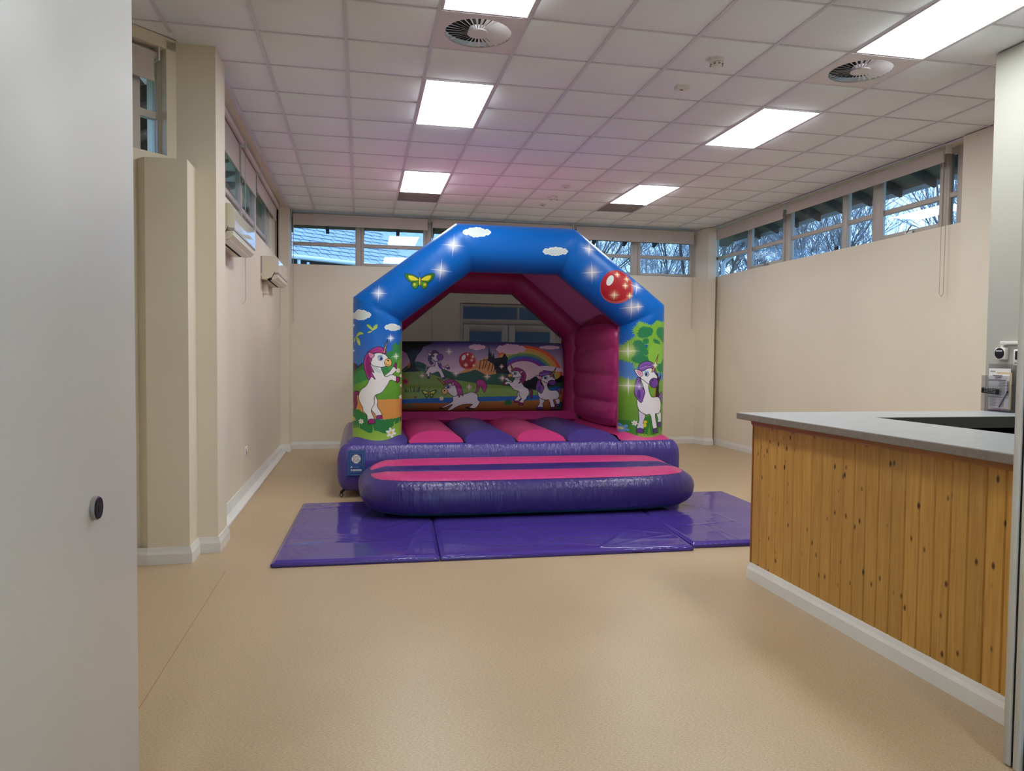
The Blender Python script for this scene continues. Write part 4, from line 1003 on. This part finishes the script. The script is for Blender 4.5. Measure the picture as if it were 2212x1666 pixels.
def arch_points(path, R, Yc, seg_n, theta, p=2.25, pinch=0.035, depth=None):
    """tube swept along a bent path in the XZ plane with mitred joints; returns (rows, len(theta), 3)"""
    path = [np.array(q, float) for q in path]; n = len(path)
    nb = []
    for i in range(n):
        ns = []
        if i > 0: d = path[i]-path[i-1]; d /= np.hypot(*d); ns.append(np.array([-d[1], d[0]]))
        if i < n-1: d = path[i+1]-path[i]; d /= np.hypot(*d); ns.append(np.array([-d[1], d[0]]))
        b = sum(ns)/len(ns); nb.append(b/(b@b))
    s, c = np.sin(theta), np.cos(theta)
    nn = np.sign(s)*np.abs(s)**(2/p)*R; dd = -np.sign(c)*np.abs(c)**(2/p)*(depth or R)
    rows = []
    for i in range(n-1):
        ts = np.linspace(0, 1, seg_n[i], endpoint=(i == n-2)); L = np.hypot(*(path[i+1]-path[i]))
        for t in ts:
            a = path[i]*(1-t)+path[i+1]*t; b = nb[i]*(1-t)+nb[i+1]*t
            e = min(t if i > 0 else 9, (1-t) if i < n-2 else 9)*L
            sc = 1-pinch*math.exp(-(e/.05)**2)
            q = a[None, :]+nn[:, None]*b[None, :]*(1-.25*(1-sc))
            rows.append(np.stack([q[:, 0], Yc+dd*sc, q[:, 1]], 1))
    return np.array(rows)
# front arch (dense because the print is carried by it)
th = np.concatenate([np.linspace(-PI/2, PI/2, 230), np.linspace(PI/2, 3*PI/2, 22)[1:-1]])
FPATH = [(0.174, 0.575), (0.174, 1.974), (1.0935, 2.672), (2.263, 2.672), (3.181, 1.974), (3.181, 0.575)]
Pf = arch_points(FPATH, 0.259, 8.1, [560, 250, 250, 250, 560], th)
X, Y, Z = Pf[..., 0].ravel(), Pf[..., 1].ravel(), Pf[..., 2].ravel()
cols = paint_front(X, Z, Y > 8.13)
K(grid_obj('front_arch', np.swapaxes(Pf, 0, 1), M['print'], wrap_u=True, colors=np.swapaxes(cols.reshape(Pf.shape), 0, 1)))
for xin in (0.174+.259, 3.181-.259):
    K(MB().tube([(xin, 8.13, .6), (xin, 8.13, 1.84)], .007, 6).build('inner_welt', M['pink']))
# back arch and net
th2 = np.linspace(-PI/2, 3*PI/2, 48, endpoint=False)
BPATH = [(0.24, 0.5), (0.24, 1.85), (1.11, 2.57), (2.13, 2.57), (3.0, 1.85), (3.0, 0.5)]
Pb = arch_points(BPATH, 0.225, 10.07, [14, 20, 20, 20, 14], th2, 2.2)
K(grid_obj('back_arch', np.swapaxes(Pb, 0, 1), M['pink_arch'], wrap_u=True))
K(MB().loft([[(0.40, y, 1.60), (0.40, y, 1.75), (1.18, y, 2.38), (2.06, y, 2.38), (2.84, y, 1.75), (2.84, y, 1.60)] for y in (10.08, 10.083)]).build('safety_net', M['net']))
# roof sheets between the arches
def sheet(name, a0, a1, b0, b1, sag=0.02, n=12):
    P = np.zeros((n, n, 3))
    for i in range(n):
        for j in range(n):
            s, t = i/(n-1), j/(n-1)
            p = np.array(a0)*(1-s)+np.array(a1)*s; q = np.array(b0)*(1-s)+np.array(b1)*s
            r = p*(1-t)+q*t; r[2] += sag*math.sin(PI*t)*math.sin(PI*s); P[i, j] = r
    o = grid_obj(name, P, M['roof_sheet']); md = o.modifiers.new('thick', 'SOLIDIFY'); md.thickness = .006
    K(o)
fy, by = 8.30, 9.93
F_ = [(x, fy, z+.06) for x, z in FPATH]; B_ = [(x, by, z+.05) for x, z in BPATH]
for i in (1, 2, 3): sheet('roof_sheet', F_[i], F_[i+1], B_[i], B_[i+1], 0.03)
# side walls with horizontal creases
for sgn, xc in ((-1, 3.02), (1, 0.24)):
    nu, nv = 40, 90; P = np.zeros((nu, nv, 3)); y0, y1, z0, z1 = 8.14, 9.98, 0.62, 1.93
    for i in range(nu):
        for j in range(nv):
            a, b = 2*i/(nu-1)-1, 2*j/(nv-1)-1
            kx = a*math.sqrt(1-.22*b*b*abs(a)**3); kz = b*math.sqrt(1-.18*a*a*abs(b)**3)
            prof = max(0, (1-abs(a)**7)*(1-abs(b)**7))**.35
            zz = (j/(nv-1))*4.0; cre = abs(math.sin(PI*zz))**.6
            d = prof*(.115+.045*cre)
            P[i, j] = (xc+sgn*d, (y0+y1)/2+kx*(y1-y0)/2, (z0+z1)/2+kz*(z1-z0)/2)
    K(grid_obj('side_wall', P, M['pink_wall'], flip=(sgn > 0)))
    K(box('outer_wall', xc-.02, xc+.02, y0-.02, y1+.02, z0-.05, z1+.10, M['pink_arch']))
# printed back wall
nu, nv = 720, 300; a = np.linspace(-1, 1, nu)[:, None]; b = np.linspace(-1, 1, nv)[None, :]
ax = a*np.sqrt(1-.045*b**2*np.abs(a)**6)+0*b; bz = b*np.sqrt(1-.05*a**2*np.abs(b)**6)+0*a
PX = 1.62+ax*1.17; PZ = 1.205+bz*.485
prof = np.clip((1-np.abs(a)**16)*(1-np.abs(b)**9), 0, 1)**.4
fold = .007*np.exp(-((PZ-1.05)/.03)**2)+.006*np.exp(-((PZ-1.32)/.03)**2)
PY = 10.02-.155*prof+fold
Pp = np.stack([PX, PY, PZ], -1)
pc = paint_back(PX.ravel(), PZ.ravel())
K(grid_obj('printed_back_wall', Pp, M['print'], colors=pc))
K(box('back_wall_body', .46, 2.78, 10.03, 10.25, .72, 1.68, M['seam'], None, .03))
# platform
def rrect(x0, x1, y0, y1, r, n=10):
    pts = []
    for cx, cy, a0 in ((x1-r, y0+r, -PI/2), (x1-r, y1-r, 0), (x0+r, y1-r, PI/2), (x0+r, y0+r, PI)):
        for k in range(n): a = a0+PI/2*k/(n-1); pts.append((cx+r*math.cos(a), cy+r*math.sin(a)))
    return pts
def resample(pts, m):
    P = np.array(pts+[pts[0]]); d = np.concatenate([[0], np.cumsum(np.hypot(*np.diff(P, axis=0).T))]); s = np.linspace(0, d[-1], m, endpoint=False)
    return np.stack([np.interp(s, d, P[:, 0]), np.interp(s, d, P[:, 1])], 1)
def pucker(x, seed):
    rnd = random.Random(seed); r = np.zeros_like(x)
    for k in range(14): r += math.cos(k*1.3)*np.sin(x*2*PI/rnd.uniform(.025, .16)+rnd.uniform(0, 6.28)+.8*np.sin(x*rnd.uniform(2, 6)))
    return r/4.0
def loft_plan(name, rows, m, mtl, puck=0.0):
    P = np.array([np.concatenate([resample(rrect(*q[:5]), m), np.full((m, 1), q[5])], 1) for q in rows])
    if puck:
        w = np.exp(-((P[..., 2]-.505)/.05)**2)+.25*np.exp(-((P[..., 2]-.36)/.12)**2); fr = P[..., 1] < PYa+.03
        P[..., 1] -= puck*w*pucker(P[..., 0], 5)*fr
    return K(grid_obj(name, np.swapaxes(P, 0, 1), mtl, wrap_u=True, flip=False))
PXa, PXb, PYa, PYb = -0.17, 3.49, 7.80, 10.42
rows = []
for t in np.linspace(0, 1, 22):
    z = .075+t*.48; o = .072*max(0, 1-abs(2*t-1)**3.6)
    rows.append((PXa-o, PXb+o, PYa-o, PYb+o, .04+o, z))
for k, q in enumerate(((.03, .562), (.08, .567), (.3, .56))): rows.append((PXa+q[0], PXb-q[0], PYa+q[0], PYb-q[0], .06, q[1]))
loft_plan('platform', rows, 1500, M['purple'], .0055)
loft_plan('ground_sheet', [(PXa+.01, PXb-.01, PYa+.01, PYb-.01, .06, .078), (PXa+.12, PXb-.12, PYa+.12, PYb-.12, .06, .045), (PXa+.34, PXb-.34, PYa+.34, PYb-.34, .06, .003)], 200, M['base_green'])
# bed tubes
XB = [-0.17, 0.49, 1.09, 1.665, 2.235, 2.84, 3.49]
for i in range(6):
    nu, nv = 36, 120; P = np.zeros((nu, nv, 3)); x0, x1 = XB[i], XB[i+1]
    for a_ in range(nu):
        for b_ in range(nv):
            u = 2*a_/(nu-1)-1; t = (b_/(nv-1))**1.8; y = 7.80+t*2.30
            ramp = min(1, max(0, (y-7.80)/.36)); ramp = math.sin(ramp*PI/2)**.75
            bul = (max(0, 1-abs(u)**2.3))**.62
            edge = .02+.0*ramp
            z = min(.548+(y-7.80)*.52, .562+bul*.108) if y > 7.80 else .548
            if i in (0, 5):
                rp = math.sin(min(1, max(0, (y-7.80)/.17))*PI/2); out = u if i == 5 else -u
                z = .548+.085*rp*max(0, 1-max(0, out)**2.2)**.7*(1-.35*max(0, -out)**4)+.03*ramp*max(0, 1-u*u)
            xo = (x0+x1)/2+u*(x1-x0)/2*.985
            P[a_, b_] = (xo, y, z)
    K(grid_obj('bed_tube', P, M['purple_bed' if i % 2 == 0 else 'pink_bed'], flip=False))
for x in XB[1:-1]:
    K(MB().tube([(x, 7.80, .552), (x, 8.0, .566), (x, 9.95, .566)], .017, 6).build('bed_seam', M['seam']))
bb = [[(0.35, 9.80, .56), (0.35, 9.70, .64), (0.35, 9.86, .74), (0.35, 10.0, .74)], [(2.9, 9.80, .56), (2.9, 9.70, .64), (2.9, 9.86, .74), (2.9, 10.0, .74)]]
K(MB().loft(bb).build('back_base_roll', M['pink_wall']))
# front step
SA, SB, SCX, SCY, SN = 1.625, 0.66, 1.607, 7.055, 4.4
def splan(d, m=300, n=SN):
    a = np.linspace(0, 2*PI, m, endpoint=False); c, s = np.cos(a), np.sin(a)
    return np.stack([SCX+(SA-d)*np.sign(c)*np.abs(c)**(2/n), SCY+(SB-d)*np.sign(s)*np.abs(s)**(2/n)], 1)
def sloft(name, rows, mtl):
    P = np.array([np.concatenate([splan(d), np.full((300, 1), 0)+z], 1) for d, z in rows])
    tilt = (P[..., 1]-(SCY-SB))/(2*SB)
    P[..., 2] += np.clip(tilt, 0, 1)*.035*np.clip(P[..., 2]/.4, 0, 1)
    endlift = np.clip((np.abs(P[..., 0]-SCX)-1.05)/.55, 0, 1)**2*np.clip((P[..., 1]-(SCY-SB)), 0, .5)*.30*np.clip(1-P[..., 2]/.35, 0, 1)
    P[..., 2] += endlift
    return K(grid_obj(name, np.swapaxes(P, 0, 1), mtl, wrap_u=True))
MATZ = 0.045
sloft('step_side', [(.030, MATZ+.045), (.010, MATZ+.075), (.0, MATZ+.12), (-.004, MATZ+.17), (.004, MATZ+.22), (.022, MATZ+.265), (.05, MATZ+.297), (.085, MATZ+.318), (.11, MATZ+.325), (.14, MATZ+.32)], M['purple_side'])
sloft('step_base', [(.24, MATZ+.003), (.10, MATZ+.012), (.05, MATZ+.028), (.028, MATZ+.046)], M['base_teal'])
def sband(name, v0, v1, mtl, bulge):
    nu, nv = 150, 18; P = np.zeros((nu, nv, 3)); sa, sb = SA-.10, SB-.10
    for i in range(nu):
        s = -math.cos(PI*i/(nu-1)); x = SCX+sa*s*.999; hb = sb*(max(1e-6, 1-abs(s*.999)**SN))**(1/SN)
        for j in range(nv):
            t = j/(nv-1); v = v0+(v1-v0)*t; y = SCY-hb+2*hb*v
            tl = (y-(SCY-SB))/(2*SB); en = min(1, (1-abs(s))/.10)**.5
            z = MATZ+.312+tl*.035+bulge*(math.sin(PI*t)**.7)*en + .012*en
            P[i, j] = (x, y, z)
    K(grid_obj(name, P, mtl, flip=False))
sband('step_band', 0.0, 0.37, M['pink'], .042); sband('step_band', 0.37, 0.64, M['purple_side'], .042); sband('step_band', 0.64, 1.0, M['pink'], .052)
# instruction sticker on the platform front
sx0, sx1, sz0, sz1, sy = -0.135, 0.045, 0.245, 0.505, 7.712
notice = K(box('safety_notice', sx0, sx1, sy, sy+.006, sz0, sz1, mat('sticker_blue_edge', '24487C', .3)))
_p = Vector((0, sy, sz0+.03)); notice.matrix_basis = Matrix.Translation(_p) @ Matrix.Rotation(math.radians(-4.5), 4, 'X') @ Matrix.Translation(-_p)
def nb_(name, x0, x1, z0, z1, m, d=.001): o = box(name, x0, x1, sy-d, sy+.001, z0, z1, m); o.parent = notice; return o
mB, mL, mW, mR = mat('sticker_navy', '12286A', .3), mat('sticker_line', '5A86B4', .3), mat('sticker_white', 'E6DCD6', .4), mat('sticker_mark', '5A3834', .5)
nb_('sticker_panel', sx0+.016, sx1-.016, sz0+.02, sz1-.018, mB)
for (x0, x1, z0, z1) in ((sx0+.026, sx1-.026, sz0+.118, sz1-.03), (sx0+.026, sx1-.026, sz0+.03, sz0+.108)):
    w = .0022
    for q in ((x0, x1, z0, z0+w), (x0, x1, z1-w, z1), (x0, x0+w, z0, z1), (x1-w, x1, z0, z1)): nb_('sticker_border', *q, mL, .0018)
def ring(cx, cz, r, m, d, name): o = MB().loft([[(cx+r*math.cos(2*PI*k/24), y, cz+r*math.sin(2*PI*k/24)) for k in range(24)] for y in (sy-d, sy)]).build(name, m); o.parent = notice
ccx, ccz = (sx0+sx1)/2-.002, sz0+.17
ring(ccx, ccz, .045, mW, .003, 'emblem_disc')
for dx, dz in ((-1, 1), (1, 1), (-1, -1), (1, -1)): ring(ccx+dx*.018, ccz+dz*.018, .0165, mR, .0036, 'emblem_ring'); ring(ccx+dx*.018, ccz+dz*.018, .012, mW, .0042, 'emblem_ring')
for dx, dz in ((-1, 1), (1, 1), (-1, -1), (1, -1)): nb_('emblem_mark', ccx+dx*.018-.007, ccx+dx*.018+.007, ccz+dz*.018-.002, ccz+dz*.018+.003, mR, .0048)
for k in range(4): nb_('symbol_tile', sx0+.052+.0235*k, sx0+.071+.0235*k, sz0+.045, sz0+.064, mW, .0022); nb_('symbol_mark', sx0+.058+.0235*k, sx0+.065+.0235*k, sz0+.050, sz0+.060, mB, .0028)
nb_('symbol_mark', sx0+.036, sx0+.044, sz0+.045, sz0+.066, mW, .0022); ring(sx0+.042, sz0+.087, .008, mW, .0022, 'symbol_dot')
nb_('text_line', sx0+.06, sx0+.12, sz0+.083, sz0+.089, mL, .0022)
# anchor strap
K(MB().tube([(-.165, 7.83, .085), (-.195, 7.80, .06), (-.20, 7.795, .045)], [.012, .016, .012], 6).build('anchor_strap', M['strap']))
K(MB().tube([(-.205, 7.795, .05), (-.215, 7.79, .03), (-.195, 7.79, .008), (-.178, 7.79, .03), (-.19, 7.795, .052)], .0045, 6).build('anchor_ring', M['strap']))

# ------------------------------------------------------------------ floor mats
def floor_mat_obj(corners, label, seed):
    rnd = random.Random(seed); n = 190; c = [np.array(q, float) for q in corners]   # near-left, near-right, far-right, far-left
    cen = sum(c)/4
    S, T = np.meshgrid(np.linspace(0, 1, n), np.linspace(0, 1, n), indexing='ij')
    e = np.minimum(np.minimum(S, T), np.minimum(1-S, 1-T))
    XY = (c[0]*(1-S[..., None])+c[1]*S[..., None])*(1-T[..., None])+(c[3]*(1-S[..., None])+c[2]*S[..., None])*T[..., None]
    zz = 0.042-.012*np.exp(-(e/.012)**2); fade = np.minimum(1, e/.03)
    for k in range(16):
        a = rnd.choice((.15, 1.2, 1.9, 2.6))+rnd.uniform(-.35, .35); px, py = rnd.random(), rnd.random(); am, wd, ln = .0015+.004*rnd.random(), .006+.014*rnd.random(), .15+.5*rnd.random()
        d = (S-px)*math.cos(a)+(T-py)*math.sin(a); l = -(S-px)*math.sin(a)+(T-py)*math.cos(a)
        d = d+.02*np.sin(l*9+k)
        zz = zz+am*np.exp(-np.abs(d)/wd)*np.maximum(0, 1-np.abs(l)/ln)*fade
    zz = zz+.0016*np.sin(11*S+5*T+seed)*np.sin(9*T-4*S+2*seed)*fade
    top = np.concatenate([XY, zz[..., None]], -1)
    t_ = empty('floor_mat', (cen[0], cen[1], 0))
    adopt(t_, grid_obj('mat_cover', top, M['mat']))
    ed = [top[i, 0] for i in range(n)]+[top[n-1, j] for j in range(1, n)]+[top[i, n-1] for i in range(n-2, -1, -1)]+[top[0, j] for j in range(n-2, 0, -1)]
    ed = np.array(ed); out = ed[:, :2]-cen; 
    rows = []
    for o, z in ((0, None), (.008, .022), (.006, .008), (0, .001)):
        q = ed.copy(); nrm = np.zeros_like(out); m_ = len(ed)
        d = np.roll(ed[:, :2], -1, 0)-np.roll(ed[:, :2], 1, 0); d /= np.linalg.norm(d, axis=1)[:, None]+1e-9; nrm = np.stack([d[:, 1], -d[:, 0]], 1)
        q[:, :2] += nrm*o
        if z is not None: q[:, 2] = z+.002*np.sin(np.arange(m_)*.9)*(z > .01)
        rows.append(q)
    adopt(t_, grid_obj('mat_side', np.swapaxes(np.array(rows), 0, 1), M['mat'], wrap_u=True))
    tag(t_, label, 'floor mat', 'purple safety mats around the castle step')
    return t_
floor_mat_obj([(-.606, 5.285), (.553, 5.262), (.665, 7.40), (-.545, 7.40)], 'glossy purple safety mat on the side of the castle with the blue sticker', 3)
floor_mat_obj([(.572, 5.262), (2.510, 5.232), (2.66, 6.85), (.655, 6.90)], 'purple safety mat lying in the middle, under the castle step', 8)
floor_mat_obj([(2.545, 5.30), (3.80, 5.27), (3.88, 7.40), (2.69, 7.42)], 'purple safety mat partly hidden behind the pine counter', 5)

# ------------------------------------------------------------------ outside
lawn = MB().box(-40, 60, -20, 70, -0.5, -0.3).build('ground', M['grass']); struct(lawn)
ov = empty('roof_overhang', (6.6, 9.0, 3.7))
def rafter(p0, p1, w, d):
    """p0 lower outer end (bottom), p1 inner end (bottom)"""
    p0, p1 = Vector(p0), Vector(p1); h = (p1-p0); s = Vector((h.y, -h.x, 0)).normalized()*w/2
    up = Vector((0, 0, d))
    return MB().loft([[p0-s, p0+s, p0+s+up*.72, p0-s+up*.72], [p1-s, p1+s, p1+s+up, p1-s+up]]).build('rafter', M['rafter'])
for k in range(9): y = 7.46+.59*k; adopt(ov, rafter((7.02, y, 3.65), (6.14, y, 4.02), .055, .15))
adopt(ov, MB().loft([[(7.10, y, 3.745), (6.14, y, 4.16), (6.14, y, 4.20), (7.10, y, 3.785)] for y in (5.0, 13.2)]).build('soffit_boards', M['soffit']))
adopt(ov, box('fascia_strip', 7.08, 7.12, 5.0, 13.2, 3.70, 3.80, M['fascia']))
adopt(ov, MB().tube([(6.75, 13.0, -.3), (6.75, 13.0, 3.3), (6.95, 12.9, 3.5)], .04, 10).build('downpipe', M['gutter']))
tag(ov, 'overhanging eaves with dark rafter tails outside the side windows', 'eaves')
ob_ = empty('roof_overhang', (2.3, 12.6, 3.7))
for k in range(12): x = -1.15+.59*k; adopt(ob_, rafter((x, 13.02, 3.55), (x, 12.32, 3.80), .055, .15))
adopt(ob_, MB().loft([[(x, 13.10, 3.64), (x, 12.32, 3.95), (x, 12.32, 3.99), (x, 13.10, 3.68)] for x in (-2.2, 6.9)]).build('soffit_boards', M['soffit']))
tag(ob_, 'overhanging eaves with dark rafter tails outside the back windows', 'eaves')
ol = empty('roof_overhang', (-1.9, 8.0, 3.7))
for k in range(11): y = 4.6+.6*k; adopt(ol, rafter((-2.35, y, 3.42), (-1.52, y, 3.80), .07, .16))
adopt(ol, MB().loft([[(-2.45, y, 3.50), (-1.52, y, 3.95), (-1.52, y, 3.99), (-2.45, y, 3.54)] for y in (3.5, 12.4)]).build('soffit_boards', M['soffit']))
adopt(ol, box('fascia_strip', -2.5, -2.45, 3.5, 12.4, 3.38, 3.56, M['fascia']))
tag(ol, 'overhanging eaves with dark rafters outside the air conditioner wall', 'eaves')
# neighbouring slate roof
GA, GB_ = atz(560, 541, 3.9), atz(1000, 592, 3.9)
hs = empty('slate_roofed_house', (float(GA[0]), float(GA[1]), -.3))
e = Vector(GB_)-Vector(GA); L0 = e.length; e.normalize(); back = Vector((-e.y, e.x, 0)); pit = math.radians(33)
upv = back*math.cos(pit)+Vector((0, 0, 1))*math.sin(pit); nv_ = e.cross(upv).normalized()
O = Vector(GA)
rf = MB().loft([[O-e*2-nv_*.03, O+e*(L0+6)-nv_*.03, O+e*(L0+6)+upv*5-nv_*.03, O-e*2+upv*5-nv_*.03], [O-e*2-nv_*.08, O+e*(L0+6)-nv_*.08, O+e*(L0+6)+upv*5-nv_*.08, O-e*2+upv*5-nv_*.08]]).build('roof', M['slate']); adopt(hs, rf)
SW, SH = .30, .235
sl0 = None; rs = random.Random(12)
for r in range(15):
    for c in range(19):
        o0 = O+e*(-1.1+(c+(.5 if r % 2 else 0))*SW)+upv*(r*SH)+nv_*(.004+rs.random()*.004)
        if sl0 is None:
            sl = MB(); w, h = SW-.022, SH+.06
            sl.loft([[(0, 0, .004), (w, 0, .004), (w, h, -.014), (0, h, -.014)], [(0, 0, .013), (w, 0, .013), (w, h, -.006), (0, h, -.006)]]); sl0 = sl.build('slate', M['slate']); o = sl0
        else: o = bpy.data.objects.new('slate', sl0.data); COL.objects.link(o)
        o.parent = rf; o.matrix_parent_inverse = Matrix.Identity(4)
        mm = Matrix.Identity(4)
        for a_, ax_ in enumerate((e, upv, nv_)):
            for b_ in range(3): mm[b_][a_] = ax_[b_]
        for b_ in range(3): mm[b_][3] = o0[b_]
        o.matrix_local = mm
gp = [O+e*(-2+k*(L0+8)/12)-back*.07-Vector((0, 0, .06)) for k in range(13)]
adopt(hs, MB().tube(gp, .06, 10).build('gutter', M['gutter']))
def P3(q): return (q.x, q.y, q.z)
wv = MB(); wl0, wl1 = O-e*2+back*.35, O+e*(L0+6)+back*.35
wv.loft([[P3(wl0-Vector((0, 0, 4.2))), P3(wl1-Vector((0, 0, 4.2))), P3(wl1+Vector((0, 0, .0))), P3(wl0+Vector((0, 0, .0)))], [P3(q+back*.2) for q in (wl0-Vector((0, 0, 4.2)), wl1-Vector((0, 0, 4.2)), wl1, wl0)]])
adopt(hs, wv.build('house_wall', M['darkwood']))
for k in range(9):
    q = O+e*(-.6+k*.62)+back*.0-Vector((0, 0, .17)); adopt(hs, box('rafter_end', q.x-.03, q.x+.03, q.y-.03, q.y+.2, q.z-.1, q.z+.02, M['gutter'] if k % 2 else M['darkwood']))
q = O+e*1.0-back*.02
adopt(hs, MB().tube([(q.x, q.y, q.z-.1), (q.x, q.y, q.z-.35), (q.x-.3*e.x+.2*back.x, q.y-.3*e.y+.2*back.y, q.z-.55), (q.x-.3*e.x+.2*back.x, q.y-.3*e.y+.2*back.y, -.3)], .045, 10).build('downpipe', M['gutter']))
tag(hs, 'neighbouring house with a grey slate roof and white gutter', 'house')

# bare winter trees
def bare_tree(seed, height, ivy=False):
    rnd = random.Random(seed); tv, bv, wv_ = MB(), MB(), MB()
    def seg(p, d, r, ln, depth):
        n = 3; pts = [p]; rs_ = [r]; q = p.copy(); dd = d.copy()
        for k in range(n):
            dd = (dd+Vector((rnd.uniform(-1, 1), rnd.uniform(-1, 1), rnd.uniform(-.4, .8)))*.16).normalized(); q = q+dd*ln/n; pts.append(q.copy()); rs_.append(r*(1-.4*(k+1)/n))
        mb = tv if depth == 0 else (bv if depth < 3 else wv_)
        mb.tube(pts, rs_, 7 if depth == 0 else (4 if depth < 3 else 3), cap=False)
        if depth >= 5: return
        nch = (3, 4, 4, 4, 3)[depth]
        for c in range(nch):
            t = rnd.uniform(.35, 1.0) if depth else rnd.uniform(.45, 1.0)
            i = min(n-1, int(t*n)); base = pts[i].lerp(pts[i+1], t*n-i)
            ang = rnd.uniform(0, 2*PI); sp = rnd.uniform(.45, 1.0)
            side = Vector((math.cos(ang), math.sin(ang), rnd.uniform(-.1, .5)))
            seg(base, (dd+side*sp).normalized(), max(.005, r*.52), ln*rnd.uniform(.55, .75), depth+1)
        seg(pts[-1], dd, max(.005, r*.58), ln*.7, depth+1)
    seg(Vector((0, 0, 0)), Vector((0, 0, 1)), height*.009, height*.36, 0)
    t_ = empty('bare_tree')
    for nm, mb, mt in (('trunk', tv, 'bark'), ('branches', bv, 'bark'), ('twigs', wv_, 'twig')):
        o = mesh_obj(nm, mb.v, mb.f, M[mt], t_); o.parent = t_
    if ivy:
        lv = MB()
        for k in range(900):
            z = rnd.uniform(.1, height*.45); a_ = rnd.uniform(0, 2*PI); rr_ = height*.02+rnd.random()*.18; p = Vector((rr_*math.cos(a_), rr_*math.sin(a_), z)); s_ = .05+.05*rnd.random()
            d1_, d2_ = Vector((rnd.uniform(-1, 1), rnd.uniform(-1, 1), rnd.uniform(-1, 1))).normalized()*s_, Vector((rnd.uniform(-1, 1), rnd.uniform(-1, 1), rnd.uniform(-1, 1))).normalized()*s_
            b_ = len(lv.v); lv.v += [p-d1_, p+d2_, p+d1_, p-d2_]; lv.f.append((b_, b_+1, b_+2, b_+3))
        o = mesh_obj('ivy', lv.v, lv.f, M['ivy'], t_); o['kind'] = 'stuff'
    return t_
protos = [bare_tree(5, 11), bare_tree(9, 13), bare_tree(23, 10, True)]
labs = ['tall bare winter tree standing outside in the wood', 'tall bare winter tree standing outside in the wood', 'bare winter tree with ivy climbing its trunk, outside in the wood']
spots = []
rt = random.Random(77)
for k in range(9):      # beyond the side windows
    a_ = math.radians(26+k*5.4); d_ = 19+(k % 3)*5+rt.random()*2; spots.append((math.sin(a_)*d_+1.0, math.cos(a_)*d_*1.0+2.0))
for k in range(6):       # beyond the back windows
    spots.append((7.5+k*2.3+rt.random(), 27+(k % 2)*6+rt.random()*2))
for k in range(4): spots.append((7.0+k*4.0, 40+(k % 2)*4))
for k in range(4): spots.append((31+(k % 2)*3, 12+k*6.0))
used = [False]*3
for k, (x, y) in enumerate(spots):
    i = 2 if k % 7 == 3 else k % 2
    if used[i]: t_ = copy_tree(protos[i])
    else: t_ = protos[i]; used[i] = True
    t_.location = (x, y, -.3); t_.rotation_euler = (0, 0, rt.random()*6.28); s_ = .9+rt.random()*.3; t_.scale = (s_, s_, s_)
    tag(t_, labs[i], 'tree', 'bare trees outside the windows' if i < 2 else 'ivy-clad trees outside the windows')
